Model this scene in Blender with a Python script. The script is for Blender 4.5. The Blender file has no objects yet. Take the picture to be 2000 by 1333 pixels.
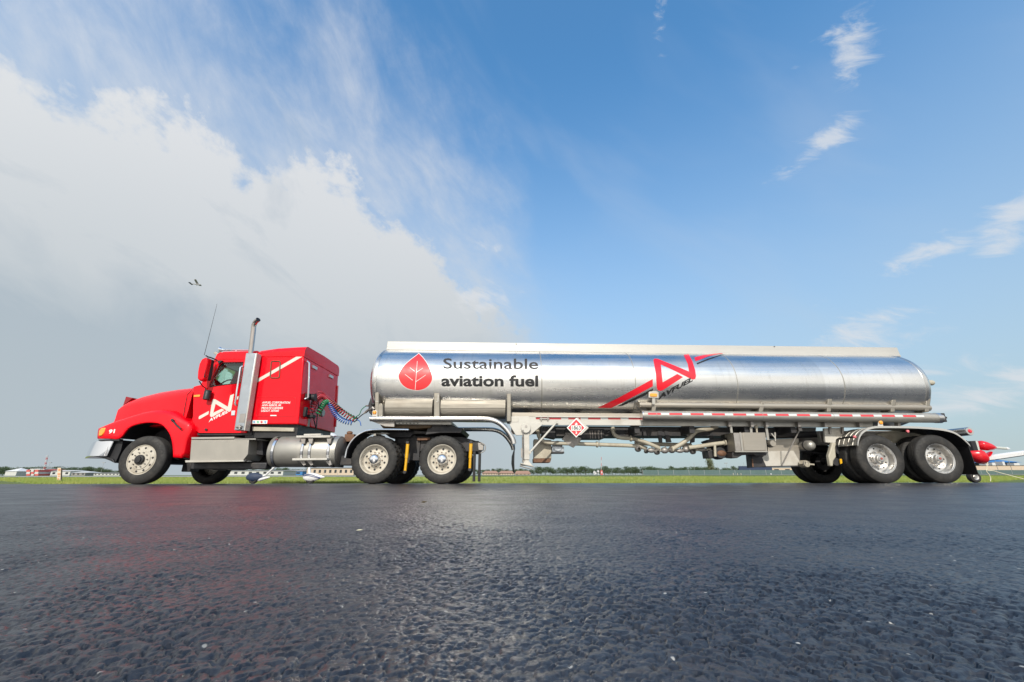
import bpy, bmesh, math, random
from mathutils import Vector, Matrix
from mathutils.geometry import tessellate_polygon
random.seed(7)
S = bpy.context.scene
COL = S.collection
rad = math.radians

# ------------------------------------------------------------------ camera
FPX, PITCH, ROLL = 789.0, rad(18.37), 0.0015
CAM = Vector((0.0, -9.4, 0.18))
_R = Vector((1, 0, 0)); _U = Vector((0, -math.sin(PITCH), math.cos(PITCH))); _F = Vector((0, math.cos(PITCH), math.sin(PITCH)))
CR = (_R - ROLL * _U).normalized(); CU = (_U + ROLL * _R).normalized(); CF = CR.cross(CU) * -1
cd = bpy.data.cameras.new('camera'); cam = bpy.data.objects.new('camera', cd); COL.objects.link(cam)
cd.sensor_width = 36; cd.lens = FPX / 2000 * 36; cd.clip_start = 0.02; cd.clip_end = 6000
m = Matrix.Identity(4)
for i, v in enumerate((CR, CU, -CF)):
    for k in range(3): m[k][i] = v[k]
m.translation = CAM
cam.matrix_world = m
S.camera = cam

def ray(px, py):
    return CF + CR * ((px - 1000) / FPX) + CU * ((666.5 - py) / FPX)
def W(px, py, Y):
    """survey point of the photograph -> place in the world at depth Y"""
    d = ray(px, py)
    return CAM + d * ((Y - CAM.y) / d.y)

# ------------------------------------------------------------------ world, sun, exposure
SUN_EL, SUN_AZ = rad(34), rad(186)          # azimuth clockwise from +Y: behind the camera, a little to the left
w = bpy.data.worlds.new('World'); S.world = w; w.use_nodes = True
nt = w.node_tree; nt.nodes.clear()
def N(t, **k):
    n = nt.nodes.new(t)
    for a, b in k.items(): setattr(n, a, b)
    return n
def L(a, b): nt.links.new(a, b)
def inp(sock, v):
    if isinstance(v, bpy.types.NodeSocket): L(v, sock)
    else: sock.default_value = v
def M(op, a, b=None, c=None, clamp=False):
    n = N('ShaderNodeMath', operation=op, use_clamp=clamp)
    for i, v in enumerate((a, b, c)):
        if v is not None: inp(n.inputs[i], v)
    return n.outputs[0]
def smooth(x, lo, hi):
    n = N('ShaderNodeMapRange', interpolation_type='SMOOTHSTEP')
    inp(n.inputs[0], x); n.inputs[1].default_value = lo; n.inputs[2].default_value = hi
    return n.outputs[0]
def mixc(f, a, b):
    n = N('ShaderNodeMix', data_type='RGBA'); inp(n.inputs[0], f); inp(n.inputs[6], a); inp(n.inputs[7], b)
    return n.outputs[2]
def noise(vec, scale, detail=6, rough=.55, dist=0.0, lac=2.0):
    n = N('ShaderNodeTexNoise'); L(vec, n.inputs['Vector'])
    n.inputs['Scale'].default_value = scale; n.inputs['Detail'].default_value = detail
    n.inputs['Roughness'].default_value = rough; n.inputs['Distortion'].default_value = dist
    n.inputs['Lacunarity'].default_value = lac
    return n.outputs[0]
sky = N('ShaderNodeTexSky'); sky.sky_type = 'NISHITA'; sky.sun_disc = False
sky.sun_elevation = SUN_EL; sky.sun_rotation = SUN_AZ
sky.air_density = 1.15; sky.dust_density = 0.8; sky.ozone_density = 2.2; sky.altitude = 200
tc = N('ShaderNodeTexCoord'); dirv = tc.outputs['Generated']
sx = N('ShaderNodeSeparateXYZ'); L(dirv, sx.inputs[0])
az = M('MULTIPLY', M('ARCTAN2', sx.outputs[0], sx.outputs[1]), 180 / math.pi)       # degrees, 0 = +Y
el = M('MULTIPLY', M('ARCSINE', sx.outputs[2]), 180 / math.pi)
def azel(px, py):
    d = ray(px, py).normalized()
    return math.degrees(math.atan2(d.x, d.y)), math.degrees(math.asin(d.z))
# the flat sheet of air the clouds lie in (perspective streaks)
ael = N('ShaderNodeCombineXYZ'); inp(ael.inputs[0], az); inp(ael.inputs[1], el)
def rotmap(scale, ang, loc=(0, 0, 0)):
    r = N('ShaderNodeMapping'); L(ael.outputs[0], r.inputs[0])
    r.inputs['Rotation'].default_value = (0, 0, rad(ang)); 
    s = N('ShaderNodeMapping'); L(r.outputs[0], s.inputs[0]); s.inputs['Scale'].default_value = scale
    s.inputs['Location'].default_value = loc
    return s.outputs[0]
big = noise(rotmap((.045, .07, 1), 35), 1.0, 6, .6, .5)
fine = noise(rotmap((.10, .22, 1), 38, (3.1, 1.7, 0)), 1.0, 7, .62, .3)
puff = noise(rotmap((.16, .2, 1), 0, (7.7, 0, 0)), 1.0, 6, .6, .2)
# upper rim of the cloud bank as elevation over azimuth
edge_px = [(-700, -80), (-300, -30), (0, 40), (75, 85), (150, 120), (270, 185), (380, 250), (450, 300), (500, 318), (575, 300), (650, 320), (700, 385), (760, 415), (840, 458), (878, 502), (915, 560), (985, 596), (1025, 660)]
pts = [azel(px + 14, py - 16) for px, py in edge_px]
fc = N('ShaderNodeFloatCurve')
c = fc.mapping.curves[0]
def u_az(a): return (a + 180) / 360
fpts = [(0.0, .36), (u_az(-130), .42), (u_az(-90), .62)] + [(u_az(a), e / 90) for a, e in pts] + [(u_az(8), .115), (u_az(40), .07), (u_az(70), .12), (u_az(110), .36), (u_az(150), .34), (1.0, .36)]
while len(c.points) < len(fpts): c.points.new(.5, .5)
for i, p in enumerate(fpts): c.points[i].location = p; c.points[i].handle_type = 'AUTO'
fc.mapping.update()
inp(fc.inputs[1], M('DIVIDE', M('ADD', az, 180), 360))
edge = M('MULTIPLY', fc.outputs[0], 90)
# depth below the rim, ragged by the noises
dep = M('SUBTRACT', edge, el)
dep = M('ADD', dep, M('MULTIPLY', M('SUBTRACT', big, .5), 20))
dep = M('ADD', dep, M('MULTIPLY', M('SUBTRACT', fine, .5), 9))
dep = M('ADD', dep, M('MULTIPLY', M('SUBTRACT', puff, .5), 12))
curl = noise(rotmap((.55, .75, 1), 10, (4.1, 2.2, 0)), 1.0, 5, .6, .3)
dep2 = M('ADD', dep, M('MULTIPLY', M('SUBTRACT', curl, .5), 6))
bank = smooth(dep2, -1.5, 5.5)
lefty = smooth(az, 14, -6)                                   # the bank belongs to the west half
behind = smooth(M('ABSOLUTE', az), 75, 120)
bank = M('MULTIPLY', bank, M('MAXIMUM', lefty, behind))
veil = M('MULTIPLY', smooth(dep, -24, 3), M('MULTIPLY_ADD', smooth(fine, .25, .85), .55, .40))
veil = M('MULTIPLY', M('MULTIPLY', veil, lefty), .80)
# small torn clouds further east
wisps = None
for (px, py, ra, rb, rot, amp) in [(1290, 45, 1.7, 4.2, -20, .55), (1665, 85, 3.2, 5.2, -30, .9), (1600, 285, 6.5, 1.7, 18, .95), (1560, 150, 1.6, 1.6, 0, .35),
                                   (1825, 492, 5.6, 1.5, 8, 1.0), (1945, 485, 2.6, 1.4, 8, .8), (1980, 425, 5, 1.9, 18, 1.0), (1690, 660, 5.5, 2.2, 5, .8),
                                   (1590, 600, 2.6, .7, 25, .5), (940, 585, 6, 2.6, 10, 1.0), (935, 482, 2.6, 1.0, 0, .7), (970, 487, 1.3, .8, 0, .8), (1950, 765, 9, 2.2, 8, .95), (1800, 735, 8, 1.4, 6, .7), (1690, 655, 6, 2.4, 5, 1.0)]:
    a0, e0 = azel(px, py)
    cr, sr = math.cos(rad(rot)), math.sin(rad(rot))
    dx = M('SUBTRACT', az, a0); dy = M('SUBTRACT', el, e0)
    u = M('ADD', M('MULTIPLY', dx, cr / ra), M('MULTIPLY', dy, sr / ra))
    v = M('SUBTRACT', M('MULTIPLY', dy, cr / rb), M('MULTIPLY', dx, sr / rb))
    g = M('MULTIPLY', M('POWER', 2.718, M('MULTIPLY', M('ADD', M('MULTIPLY', u, u), M('MULTIPLY', v, v)), -1.0)), amp)
    wisps = g if wisps is None else M('MAXIMUM', wisps, g)
torn = noise(rotmap((.20, .55, 1), 22, (1.3, 4.2, 0)), 1.0, 6, .64, .6)
wisps = M('MULTIPLY', smooth(M('ADD', wisps, M('MULTIPLY', M('SUBTRACT', torn, .5), 2.3)), .42, 1.25), .72)
# pale milky streaks across the blue
milk = M('MULTIPLY', smooth(noise(rotmap((.035, .09, 1), 32, (5, 2, 0)), 1.0, 4, .5, .4), .45, .8), .13)
milk = M('ADD', milk, M('MULTIPLY', behind, .42))            # thin veil overhead and behind, as the barrel reflects it
mask = M('MAXIMUM', M('MAXIMUM', bank, veil), milk)
# cloud radiance: sunlit tops, grey-blue bodies lower down, thick folds
tone = noise(rotmap((.055, .12, 1), 25, (2, 9, 0)), 1.0, 6, .6, .6)
lit = M('MULTIPLY', smooth(el, 5, 24), 1.0)
lit = M('ADD', lit, M('MULTIPLY', M('SUBTRACT', tone, .46), 2.7))
lit = M('SUBTRACT', lit, M('MULTIPLY', M('MULTIPLY', smooth(az, -26, -44), smooth(el, 26, 9)), .55))
lit = M('ADD', lit, M('MULTIPLY', smooth(az, -34, -6), .30), clamp=True)
ccol = mixc(lit, (2.6, 3.2, 3.95, 1), (5.2, 5.3, 5.5, 1))
sv = N('ShaderNodeVectorMath', operation='DOT_PRODUCT'); L(dirv, sv.inputs[0])
sv.inputs[1].default_value = (math.sin(SUN_AZ) * math.cos(SUN_EL), math.cos(SUN_AZ) * math.cos(SUN_EL), math.sin(SUN_EL))
glow = smooth(sv.outputs['Value'], -.25, .95)                 # moist air scatters forward: brighter haze on the sun's side
ccol = mixc(M('MULTIPLY', glow, .6), ccol, (7.2, 7.2, 7.1, 1))
tint = N('ShaderNodeMix', data_type='RGBA', blend_type='MULTIPLY'); tint.inputs[0].default_value = 1
L(sky.outputs[0], tint.inputs[6]); tint.inputs[7].default_value = (.86, 1.50, 1.74, 1)      # clear, rain-washed air
skyc = mixc(mask, tint.outputs[2], ccol)
# pale haze hugging the horizon all the way round
hz = M('MULTIPLY', smooth(el, 54, -6), .97)
skyc = mixc(hz, skyc, mixc(glow, (3.10, 3.55, 3.80, 1), (8.3, 8.2, 7.8, 1)))
skyc = mixc(wisps, skyc, (4.9, 5.05, 5.25, 1))
w.cycles.sampling_method = 'MANUAL'; w.cycles.sample_map_resolution = 512
bg = N('ShaderNodeBackground'); bg.inputs[1].default_value = 0.15; L(skyc, bg.inputs[0])
out = N('ShaderNodeOutputWorld'); L(bg.outputs[0], out.inputs[0])

sd = bpy.data.lights.new('sun', 'SUN'); sun = bpy.data.objects.new('sun', sd); COL.objects.link(sun)
sd.energy = 4.0; sd.angle = rad(0.53); sd.color = (1.0, .93, .82)
sdir = Vector((math.sin(SUN_AZ) * math.cos(SUN_EL), math.cos(SUN_AZ) * math.cos(SUN_EL), math.sin(SUN_EL)))
sun.rotation_euler = sdir.to_track_quat('Z', 'Y').to_euler(); sun.location = (-3, -30, 20)
S.view_settings.view_transform = 'Standard'; S.view_settings.look = 'None'
S.view_settings.exposure = 0; S.view_settings.gamma = 1; S.view_settings.use_curve_mapping = False

S.cycles.max_bounces = 8; S.cycles.transparent_max_bounces = 8; S.cycles.diffuse_bounces = 2; S.cycles.glossy_bounces = 4
S.cycles.use_denoising = True; S.cycles.sample_clamp_direct = 1.7; S.cycles.sample_clamp_indirect = 0; S.cycles.caustics_reflective = True; S.cycles.blur_glossy = 0.3

# ------------------------------------------------------------------ materials
MATS = {}
class MatB:
    """small helper round one material's node tree"""
    def __init__(s, name):
        s.m = bpy.data.materials.new(name); s.m.use_nodes = True; s.t = s.m.node_tree
        s.b = s.t.nodes['Principled BSDF']; s.out = s.t.nodes['Material Output']
        s.co = s.t.nodes.new('ShaderNodeTexCoord')
    def n(s, t, **k):
        x = s.t.nodes.new(t)
        for a, b in k.items(): setattr(x, a, b)
        return x
    def l(s, a, b): s.t.links.new(a, b)
    def vec(s, scale=(1, 1, 1)):
        x = s.n('ShaderNodeMapping'); s.l(s.co.outputs['Object'], x.inputs[0]); x.inputs['Scale'].default_value = scale
        return x.outputs[0]
    def noise(s, scale, detail=4, rough=.55, stretch=(1, 1, 1)):
        x = s.n('ShaderNodeTexNoise'); s.l(s.vec(stretch), x.inputs['Vector'])
        x.inputs['Scale'].default_value = scale; x.inputs['Detail'].default_value = detail; x.inputs['Roughness'].default_value = rough
        return x.outputs[0]
    def ramp(s, f, lo, hi, a=0.0, b=1.0):
        x = s.n('ShaderNodeMapRange'); s.l(f, x.inputs[0])
        for i, v in enumerate((lo, hi, a, b)): x.inputs[i + 1].default_value = v
        return x.outputs[0]
    def mix(s, f, a, b):
        x = s.n('ShaderNodeMix', data_type='RGBA')
        for i, v in ((0, f), (6, a), (7, b)):
            if isinstance(v, bpy.types.NodeSocket): s.l(v, x.inputs[i])
            else: x.inputs[i].default_value = v if i == 0 else (*v[:3], 1)
        return x.outputs[2]
    def bump(s, h, strength, dist, normal=None):
        x = s.n('ShaderNodeBump'); s.l(h, x.inputs['Height']); x.inputs['Strength'].default_value = strength; x.inputs['Distance'].default_value = dist
        if normal: s.l(normal, x.inputs['Normal'])
        return x.outputs[0]
    def set(s, **k):
        for a, v in k.items():
            sock = s.b.inputs[a.replace('_', ' ')]
            if isinstance(v, bpy.types.NodeSocket): s.l(v, sock)
            else: sock.default_value = (*v[:3], 1) if isinstance(v, tuple) else v
        return s.m
def pm(name, col, rough=.5, metal=0.0, coat=0.0, var=.12, vs=6.0, dirt=None, dirt_amt=.35, bump=0.0, bs=60., stretch=(1, 1, 1), spec=None):
    """painted / metal / rubber surface: base colour with blotchy wear, uneven gloss, optional dirt and fine relief"""
    b = MatB(name)
    n1 = b.noise(vs, 5, .6, stretch)
    dark = tuple(c * (1 - var) for c in col); lite = tuple(min(1, c * (1 + var)) for c in col)
    c = b.mix(n1, dark, lite)
    if dirt:
        n2 = b.noise(vs * .45, 6, .65)
        c = b.mix(b.ramp(n2, .48, .72, 0, dirt_amt), c, dirt)
    if spec is not None: b.set(Specular_IOR_Level=spec)
    b.set(Base_Color=c, Metallic=metal, Roughness=b.ramp(b.noise(vs * 2.3, 4, .6, stretch), .3, .7, max(.02, rough * .8), min(1, rough * 1.2)))
    if coat: b.set(Coat_Weight=coat, Coat_Roughness=.04)
    if bump: b.set(Normal=b.bump(b.noise(bs, 4, .6, stretch), .6, bump))
    MATS[name] = b.m
    return b.m
red = pm('red_paint', (.80, .0, .009), .45, 0, .55, .03, 2.0, (.6, .002, .012), .2, spec=.08)
pm('dark_red', (.25, .004, .01), .5)
pm('red_vinyl', (.72, .006, .02), .35, 0, .3, .05, 3)
pm('leaf_red', (.78, .035, .04), .45, 0, .2, .05, 3)
pm('white_vinyl', (.78, .78, .74), .4, 0, .2, .05, 3)
pm('cream_vinyl', (.60, .585, .51), .4, 0, .2, .05, 3)
pm('black_vinyl', (.010, .010, .011), .6, 0, 0, .1, 3)
pm('grey_vinyl', (.030, .026, .025), .65, 0.0, 0, .1, 3)
pm('white_paint', (.49, .47, .425), .45, 0, .15, .07, 3, (.26, .21, .155), .6)
pm('cream_pipe', (.42, .385, .305), .5, 0, 0, .10, 5, (.17, .13, .09), .6)
pm('wheel_cream', (.50, .46, .385), .45, 0, .2, .08, 9, (.22, .17, .11), .55)
pm('chrome', (.82, .82, .84), .07, 1, 0, .04, 5)
pm('stack_metal', (.52, .47, .43), .14, 1, 0, .10, 4, (.30, .22, .16), .5)
pm('hub_red', (.34, .09, .07), .4)
pm('polished', (.66, .64, .61), .3, 1, 0, .06, 4, (.5, .45, .38), .25)
pm('bright_rail', (.45, .44, .415), .5, .35, 0, .04, 3, None, 0, .0006, 30, (.15, 4, 4))
pm('brushed', (.36, .33, .285), .52, .75, 0, .10, 3, (.42, .36, .28), .45, .0005, 40, (.2, 3, 3))
pm('satin', (.40, .385, .35), .48, .7, 0, .08, 2.5, (.45, .40, .33), .4, .0005, 30)
pm('shield', (.40, .43, .46), .36, .8, 0, .06, 3)
pm('dull_steel', (.33, .31, .29), .5, .6, 0, .15, 6, (.15, .11, .08), .5)
pm('dark_steel', (.030, .030, .034), .55, .2, 0, .3, 6, (.10, .08, .06), .4, .001, 40)
pm('black_plastic', (.012, .012, .014), .5, 0, 0, .2, 8, (.05, .045, .04), .3)
pm('rubber', (.018, .017, .016), .72, 0, 0, .25, 12, (.075, .066, .055), .45, .0012, 90)
pm('flap_rubber', (.008, .008, .009), .6, 0, 0, .2, 5, (.03, .028, .025), .2)
pm('grease', (.11, .065, .028), .6, 0, 0, .4, 18, (.02, .015, .01), .7, .004, 35)
pm('rust', (.16, .08, .045), .75, 0, 0, .35, 14, (.05, .03, .02), .6, .002, 50)
pm('yellow', (.75, .40, .015), .4, 0, .3, .08, 8, (.3, .17, .04), .4)
pm('amber', (.85, .33, .02), .25, 0, 1, .06, 20)
pm('tail_red', (.62, .01, .03), .25, 0, 1, .06, 20)
pm('pink_light', (.75, .16, .18), .3, 0, 1, .06, 20)
pm('green_hose', (.015, .20, .08), .4, 0, .3, .1, 12)
pm('red_hose', (.36, .02, .035), .4, 0, .3, .1, 12)
pm('blue_hose', (.02, .12, .42), .4, 0, .3, .1, 12)
pm('black_hose', (.015, .015, .018), .45, 0, .2, .1, 12)
pm('tape_red', (.60, .03, .04), .4, 0, .4, .06, 10)
pm('tape_silver', (.62, .62, .60), .35, .2, .3, .06, 10)
pm('blue_print', (.15, .35, .55), .5); pm('green_print', (.12, .45, .25), .5)
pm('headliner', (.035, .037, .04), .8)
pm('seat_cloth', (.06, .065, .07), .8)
pm('tray', (.25, .23, .195), .55, .6, 0, .12, 3, (.16, .13, .10), .45, .0005, 40, (.2, 3, 3))
pm('box_front', (.40, .375, .33), .4, .6, 0, .07, 1.8, (.45, .41, .36), .5, .0008, 14)

def tank_mat():
    b = MatB('tank_aluminium')
    st = b.noise(2.2, 5, .6, (.10, 3.5, 3.5))          # rolled, polished streaks along the barrel
    bl = b.noise(1.1, 5, .6, (.8, 1, 1))                # cloudy stains
    gr = b.noise(9, 4, .6, (.7, 1, 1))
    col = b.mix(b.ramp(bl, .35, .7), (.90, .885, .86), (.76, .745, .71))
    col = b.mix(b.ramp(gr, .55, .8, 0, .25), col, (.5, .48, .43))
    r = b.n('ShaderNodeMath', operation='ADD'); b.l(b.ramp(st, .3, .7, .17, .33), r.inputs[0]); b.l(b.ramp(bl, .4, .75, 0, .14), r.inputs[1])
    sp_ = b.n('ShaderNodeSeparateXYZ'); b.l(b.co.outputs['Object'], sp_.inputs[0])
    fl = b.n('ShaderNodeMath', operation='DIVIDE'); b.l(sp_.outputs[0], fl.inputs[0]); fl.inputs[1].default_value = 1.86
    fo = b.n('ShaderNodeMath', operation='FLOOR'); b.l(fl.outputs[0], fo.inputs[0])
    wn = b.n('ShaderNodeTexWhiteNoise', noise_dimensions='1D'); b.l(fo.outputs[0], wn.inputs['W'])       # each rolled sheet has its own finish
    col = b.mix(b.ramp(wn.outputs[0], 0, 1, 0, .45), col, (.66, .645, .61))
    run = b.noise(3.2, 5, .65, (3.2, .35, .35)); col = b.mix(b.ramp(run, .55, .78, 0, .35), col, (.46, .43, .38))   # run-down stains
    nb = b.bump(b.noise(1.6, 3, .5, (.5, 1, 1)), .5, .006)
    nb = b.bump(st, .25, .0016, nb)
    b.set(Base_Color=col, Metallic=1.0, Roughness=r.outputs[0], Normal=nb)
    MATS['tank'] = b.m
tank_mat()

def glass_mat(name, tint, rough=.0):
    m = bpy.data.materials.new(name); m.use_nodes = True; t = m.node_tree; t.nodes.clear()
    tr = t.nodes.new('ShaderNodeBsdfTransparent'); tr.inputs[0].default_value = (*tint, 1)
    gl = t.nodes.new('ShaderNodeBsdfGlossy'); gl.inputs['Roughness'].default_value = .03
    fr = t.nodes.new('ShaderNodeFresnel'); fr.inputs[0].default_value = 1.45
    nz = t.nodes.new('ShaderNodeTexNoise'); nz.inputs['Scale'].default_value = 3
    mx = t.nodes.new('ShaderNodeMixShader'); o = t.nodes.new('ShaderNodeOutputMaterial')
    bp = t.nodes.new('ShaderNodeBump'); bp.inputs['Strength'].default_value = .05; bp.inputs['Distance'].default_value = .01
    t.links.new(nz.outputs[0], bp.inputs['Height']); t.links.new(bp.outputs[0], gl.inputs['Normal'])
    t.links.new(fr.outputs[0], mx.inputs[0]); t.links.new(tr.outputs[0], mx.inputs[1]); t.links.new(gl.outputs[0], mx.inputs[2]); t.links.new(mx.outputs[0], o.inputs[0])
    MATS[name] = m
glass_mat('glass', (.62, .86, .80))

def asphalt_mat():
    b = MatB('asphalt')
    v = b.n('ShaderNodeTexVoronoi', feature='F1'); b.l(b.vec(), v.inputs['Vector']); v.inputs['Scale'].default_value = 95
    v2 = b.n('ShaderNodeTexVoronoi', feature='F1'); b.l(b.vec(), v2.inputs['Vector']); v2.inputs['Scale'].default_value = 42
    blot = b.noise(.35, 5, .6); mid = b.noise(20, 5, .65); fin = b.noise(260, 2, .5)
    hsv = b.n('ShaderNodeSeparateColor'); b.l(v.outputs['Color'], hsv.inputs[0])
    col = b.mix(hsv.outputs[0], (.010, .011, .015), (.028, .029, .034))
    v3 = b.n('ShaderNodeTexVoronoi', feature='F1'); b.l(b.vec(), v3.inputs['Vector']); v3.inputs['Scale'].default_value = 70
    h3 = b.n('ShaderNodeSeparateColor'); b.l(v3.outputs['Color'], h3.inputs[0])
    spk = b.n('ShaderNodeMath', operation='MULTIPLY'); b.l(b.ramp(h3.outputs[1], .955, .96), spk.inputs[0]); b.l(b.ramp(v3.outputs['Distance'], .14, .22, 1, 0), spk.inputs[1])
    col = b.mix(spk.outputs[0], col, (.42, .40, .36))           # a few pale stone chips
    col = b.mix(b.ramp(blot, .4, .7, 0, .5), col, (.030, .029, .031))
    # paving joint along the strip, wandering a little, and old stains
    sy = b.n('ShaderNodeSeparateXYZ'); b.l(b.co.outputs['Object'], sy.inputs[0])
    wv = b.n('ShaderNodeMath', operation='MULTIPLY_ADD'); b.l(b.noise(1.3, 5, .7, (1, .0, 1)), wv.inputs[0]); wv.inputs[1].default_value = .10; b.l(sy.outputs[1], wv.inputs[2])
    jd = b.n('ShaderNodeMath', operation='ADD'); b.l(wv.outputs[0], jd.inputs[0]); jd.inputs[1].default_value = 6.50
    ja = b.n('ShaderNodeMath', operation='ABSOLUTE'); b.l(jd.outputs[0], ja.inputs[0])
    col = b.mix(b.ramp(ja.outputs[0], .015, .05, .85, 0), col, (.006, .006, .007))
    col = b.mix(b.ramp(b.noise(.9, 6, .7, (1, .6, 1)), .60, .72, 0, .6), col, (.010, .010, .011))
    h = b.n('ShaderNodeMath', operation='MULTIPLY_ADD'); b.l(v.outputs['Distance'], h.inputs[0]); h.inputs[1].default_value = -1.0
    b.l(b.ramp(hsv.outputs[2], 0, 1, 0, .9), h.inputs[2])
    n0 = b.bump(mid, .5, .0035)
    n1 = b.bump(b.ramp(v2.outputs['Distance'], .3, .8, 1, 0), .5, .004, n0)
    n2 = b.bump(h.outputs[0], .45, .0028, n1)
    n3 = b.bump(fin, .4, .001, n2)
    b.set(Base_Color=col, Roughness=b.ramp(b.noise(3.0, 5, .6), .3, .7, .29, .44), Normal=n3, Specular_IOR_Level=.7)
    MATS['asphalt'] = b.m
asphalt_mat()
def ground_mat():
    b = MatB('field_grass')
    a = b.noise(.05, 6, .6, (1, .35, 1)); c = b.noise(2.5, 5, .6)
    col = b.mix(b.ramp(a, .35, .65), (.075, .125, .022), (.13, .145, .04))
    col = b.mix(b.ramp(c, .4, .7, 0, .6), col, (.10, .165, .025))
    b.set(Base_Color=col, Roughness=.9, Normal=b.bump(b.noise(30, 4, .6), .8, .03))
    MATS['field'] = b.m
ground_mat()
pm('apron', (.40, .385, .35), .8, 0, 0, .12, .4, (.28, .26, .23), .4)

# ------------------------------------------------------------------ mesh helpers
WL = {}
def mk(name, vf, mat, parent=None, loc=(0, 0, 0), smooth=False, bevel=0.0, seg=2, angle=40, mesh=None):
    if isinstance(vf, list):                     # several separate pieces: one object each
        return [mk(name, q, mat, parent, loc, smooth, bevel, seg, angle) for q in vf][0]
    if mesh is None:
        mesh = bpy.data.meshes.new(name); mesh.from_pydata([tuple(v) for v in vf[0]], [], vf[1]); mesh.update()
        bm = bmesh.new(); bm.from_mesh(mesh); bmesh.ops.recalc_face_normals(bm, faces=bm.faces); bm.to_mesh(mesh); bm.free()
        if mat: mesh.materials.append(MATS[mat] if isinstance(mat, str) else mat)
        if smooth:
            mesh.shade_smooth(); mesh.set_sharp_from_angle(angle=rad(angle))
    o = bpy.data.objects.new(name, mesh); COL.objects.link(o)
    loc = Vector(loc)
    if parent: o.parent = parent; o.location = loc - WL[parent.name]
    else: o.location = loc
    WL[o.name] = loc
    if bevel:
        md = o.modifiers.new('bevel', 'BEVEL'); md.width = bevel; md.segments = seg; md.limit_method = 'ANGLE'; md.angle_limit = rad(35)
        mesh.shade_smooth(); mesh.set_sharp_from_angle(angle=rad(50))
    return o
def thing(name, label, cat, loc=(0, 0, 0), group=None):
    o = bpy.data.objects.new(name, None); COL.objects.link(o); o.location = loc; o.empty_display_size = .3
    WL[o.name] = Vector(loc); o['label'] = label; o['category'] = cat
    if group: o['group'] = group
    return o
def tag(o, label, cat, group=None):
    o['label'] = label; o['category'] = cat
    if group: o['group'] = group
    return o
def struct(o): o['kind'] = 'structure'; return o
def join(*parts):
    V, Fc = [], []
    for v, f in parts:
        k = len(V); V += [Vector(q) for q in v]; Fc += [tuple(i + k for i in q) for q in f]
    return V, Fc
def sep(*a): return list(a)
def moved(vf, d):
    if isinstance(vf, list): return [moved(q, d) for q in vf]
    return [Vector(v) + Vector(d) for v in vf[0]], vf[1]
def box(x0, x1, y0, y1, z0, z1):
    return [(x, y, z) for x in (x0, x1) for y in (y0, y1) for z in (z0, z1)], [(0, 1, 3, 2), (4, 6, 7, 5), (0, 4, 5, 1), (2, 3, 7, 6), (0, 2, 6, 4), (1, 5, 7, 3)]
def pbox(px0, py0, px1, py1, Y0, Y1):
    pm_, ym = (px0 + px1) / 2, (py0 + py1) / 2
    return box(W(px0, ym, Y0).x, W(px1, ym, Y0).x, Y0, Y1, W(pm_, py1, Y0).z, W(pm_, py0, Y0).z)
def prism(near, dy):
    n = len(near); V = [Vector(p) for p in near] + [Vector(p) + Vector((0, dy, 0)) for p in near]
    F_ = [tuple(range(n)), tuple(range(2 * n - 1, n - 1, -1))] + [(i, (i + 1) % n, n + (i + 1) % n, n + i) for i in range(n)]
    return V, F_
def pplate(poly, Y, dy): return prism([W(x, y, Y) for x, y in poly], dy)
def tube(pts, r, n=10, cap=True):
    pts = [Vector(p) for p in pts]; rs = r if isinstance(r, (list, tuple)) else [r] * len(pts)
    V, F_ = [], []; up = None
    for i, p in enumerate(pts):
        a = pts[max(i - 1, 0)]; b = pts[min(i + 1, len(pts) - 1)]; t = (b - a).normalized()
        if up is None:
            up = Vector((0, 0, 1)) if abs(t.z) < .9 else Vector((1, 0, 0))
        s = t.cross(up).normalized(); up = s.cross(t).normalized()
        for k in range(n):
            an = 2 * math.pi * k / n; V.append(p + (s * math.cos(an) + up * math.sin(an)) * rs[i])
    for i in range(len(pts) - 1):
        for k in range(n): F_.append((i * n + k, i * n + (k + 1) % n, (i + 1) * n + (k + 1) % n, (i + 1) * n + k))
    if cap: F_ += [tuple(range(n - 1, -1, -1)), tuple(range((len(pts) - 1) * n, len(pts) * n))]
    return V, F_
def curve(pts, k=6):
    """Catmull-Rom through the points"""
    P = [Vector(p) for p in pts]; P = [2 * P[0] - P[1]] + P + [2 * P[-1] - P[-2]]; out_ = []
    for i in range(1, len(P) - 2):
        for j in range(k):
            t = j / k; a, b, c_, d = P[i - 1:i + 3]
            out_.append(.5 * ((2 * b) + (c_ - a) * t + (2 * a - 5 * b + 4 * c_ - d) * t * t + (3 * b - a - 3 * c_ + d) * t ** 3))
    return out_ + [P[-2]]
def lathe(prof, n=32, axis='Y', closed=False, arc=None):
    """profile of (along-axis, radius); arc = (from, to) degrees for part turns"""
    V, F_ = [], []; m_ = len(prof)
    full = arc is None; cnt = n if full else n + 1
    for i in range(cnt):
        an = 2 * math.pi * i / n if full else rad(arc[0] + (arc[1] - arc[0]) * i / n)
        for a, r in prof:
            c_, s_ = r * math.cos(an), r * math.sin(an)
            V.append({'Y': (c_, a, s_), 'X': (a, c_, s_), 'Z': (c_, s_, a)}[axis])
    for i in range(n):
        j = (i + 1) % cnt
        for k in range(m_ - (0 if closed else 1)):
            F_.append((i * m_ + k, i * m_ + (k + 1) % m_, j * m_ + (k + 1) % m_, j * m_ + k))
    return V, F_
def loft(rings, closed=True, caps=True):
    n = len(rings[0]); V = [Vector(p) for r in rings for p in r]; F_ = []
    for i in range(len(rings) - 1):
        for k in range(n if closed else n - 1): F_.append((i * n + k, i * n + (k + 1) % n, (i + 1) * n + (k + 1) % n, (i + 1) * n + k))
    if caps: F_ += [tuple(range(n - 1, -1, -1)), tuple(range((len(rings) - 1) * n, len(rings) * n))]
    return V, F_
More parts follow.
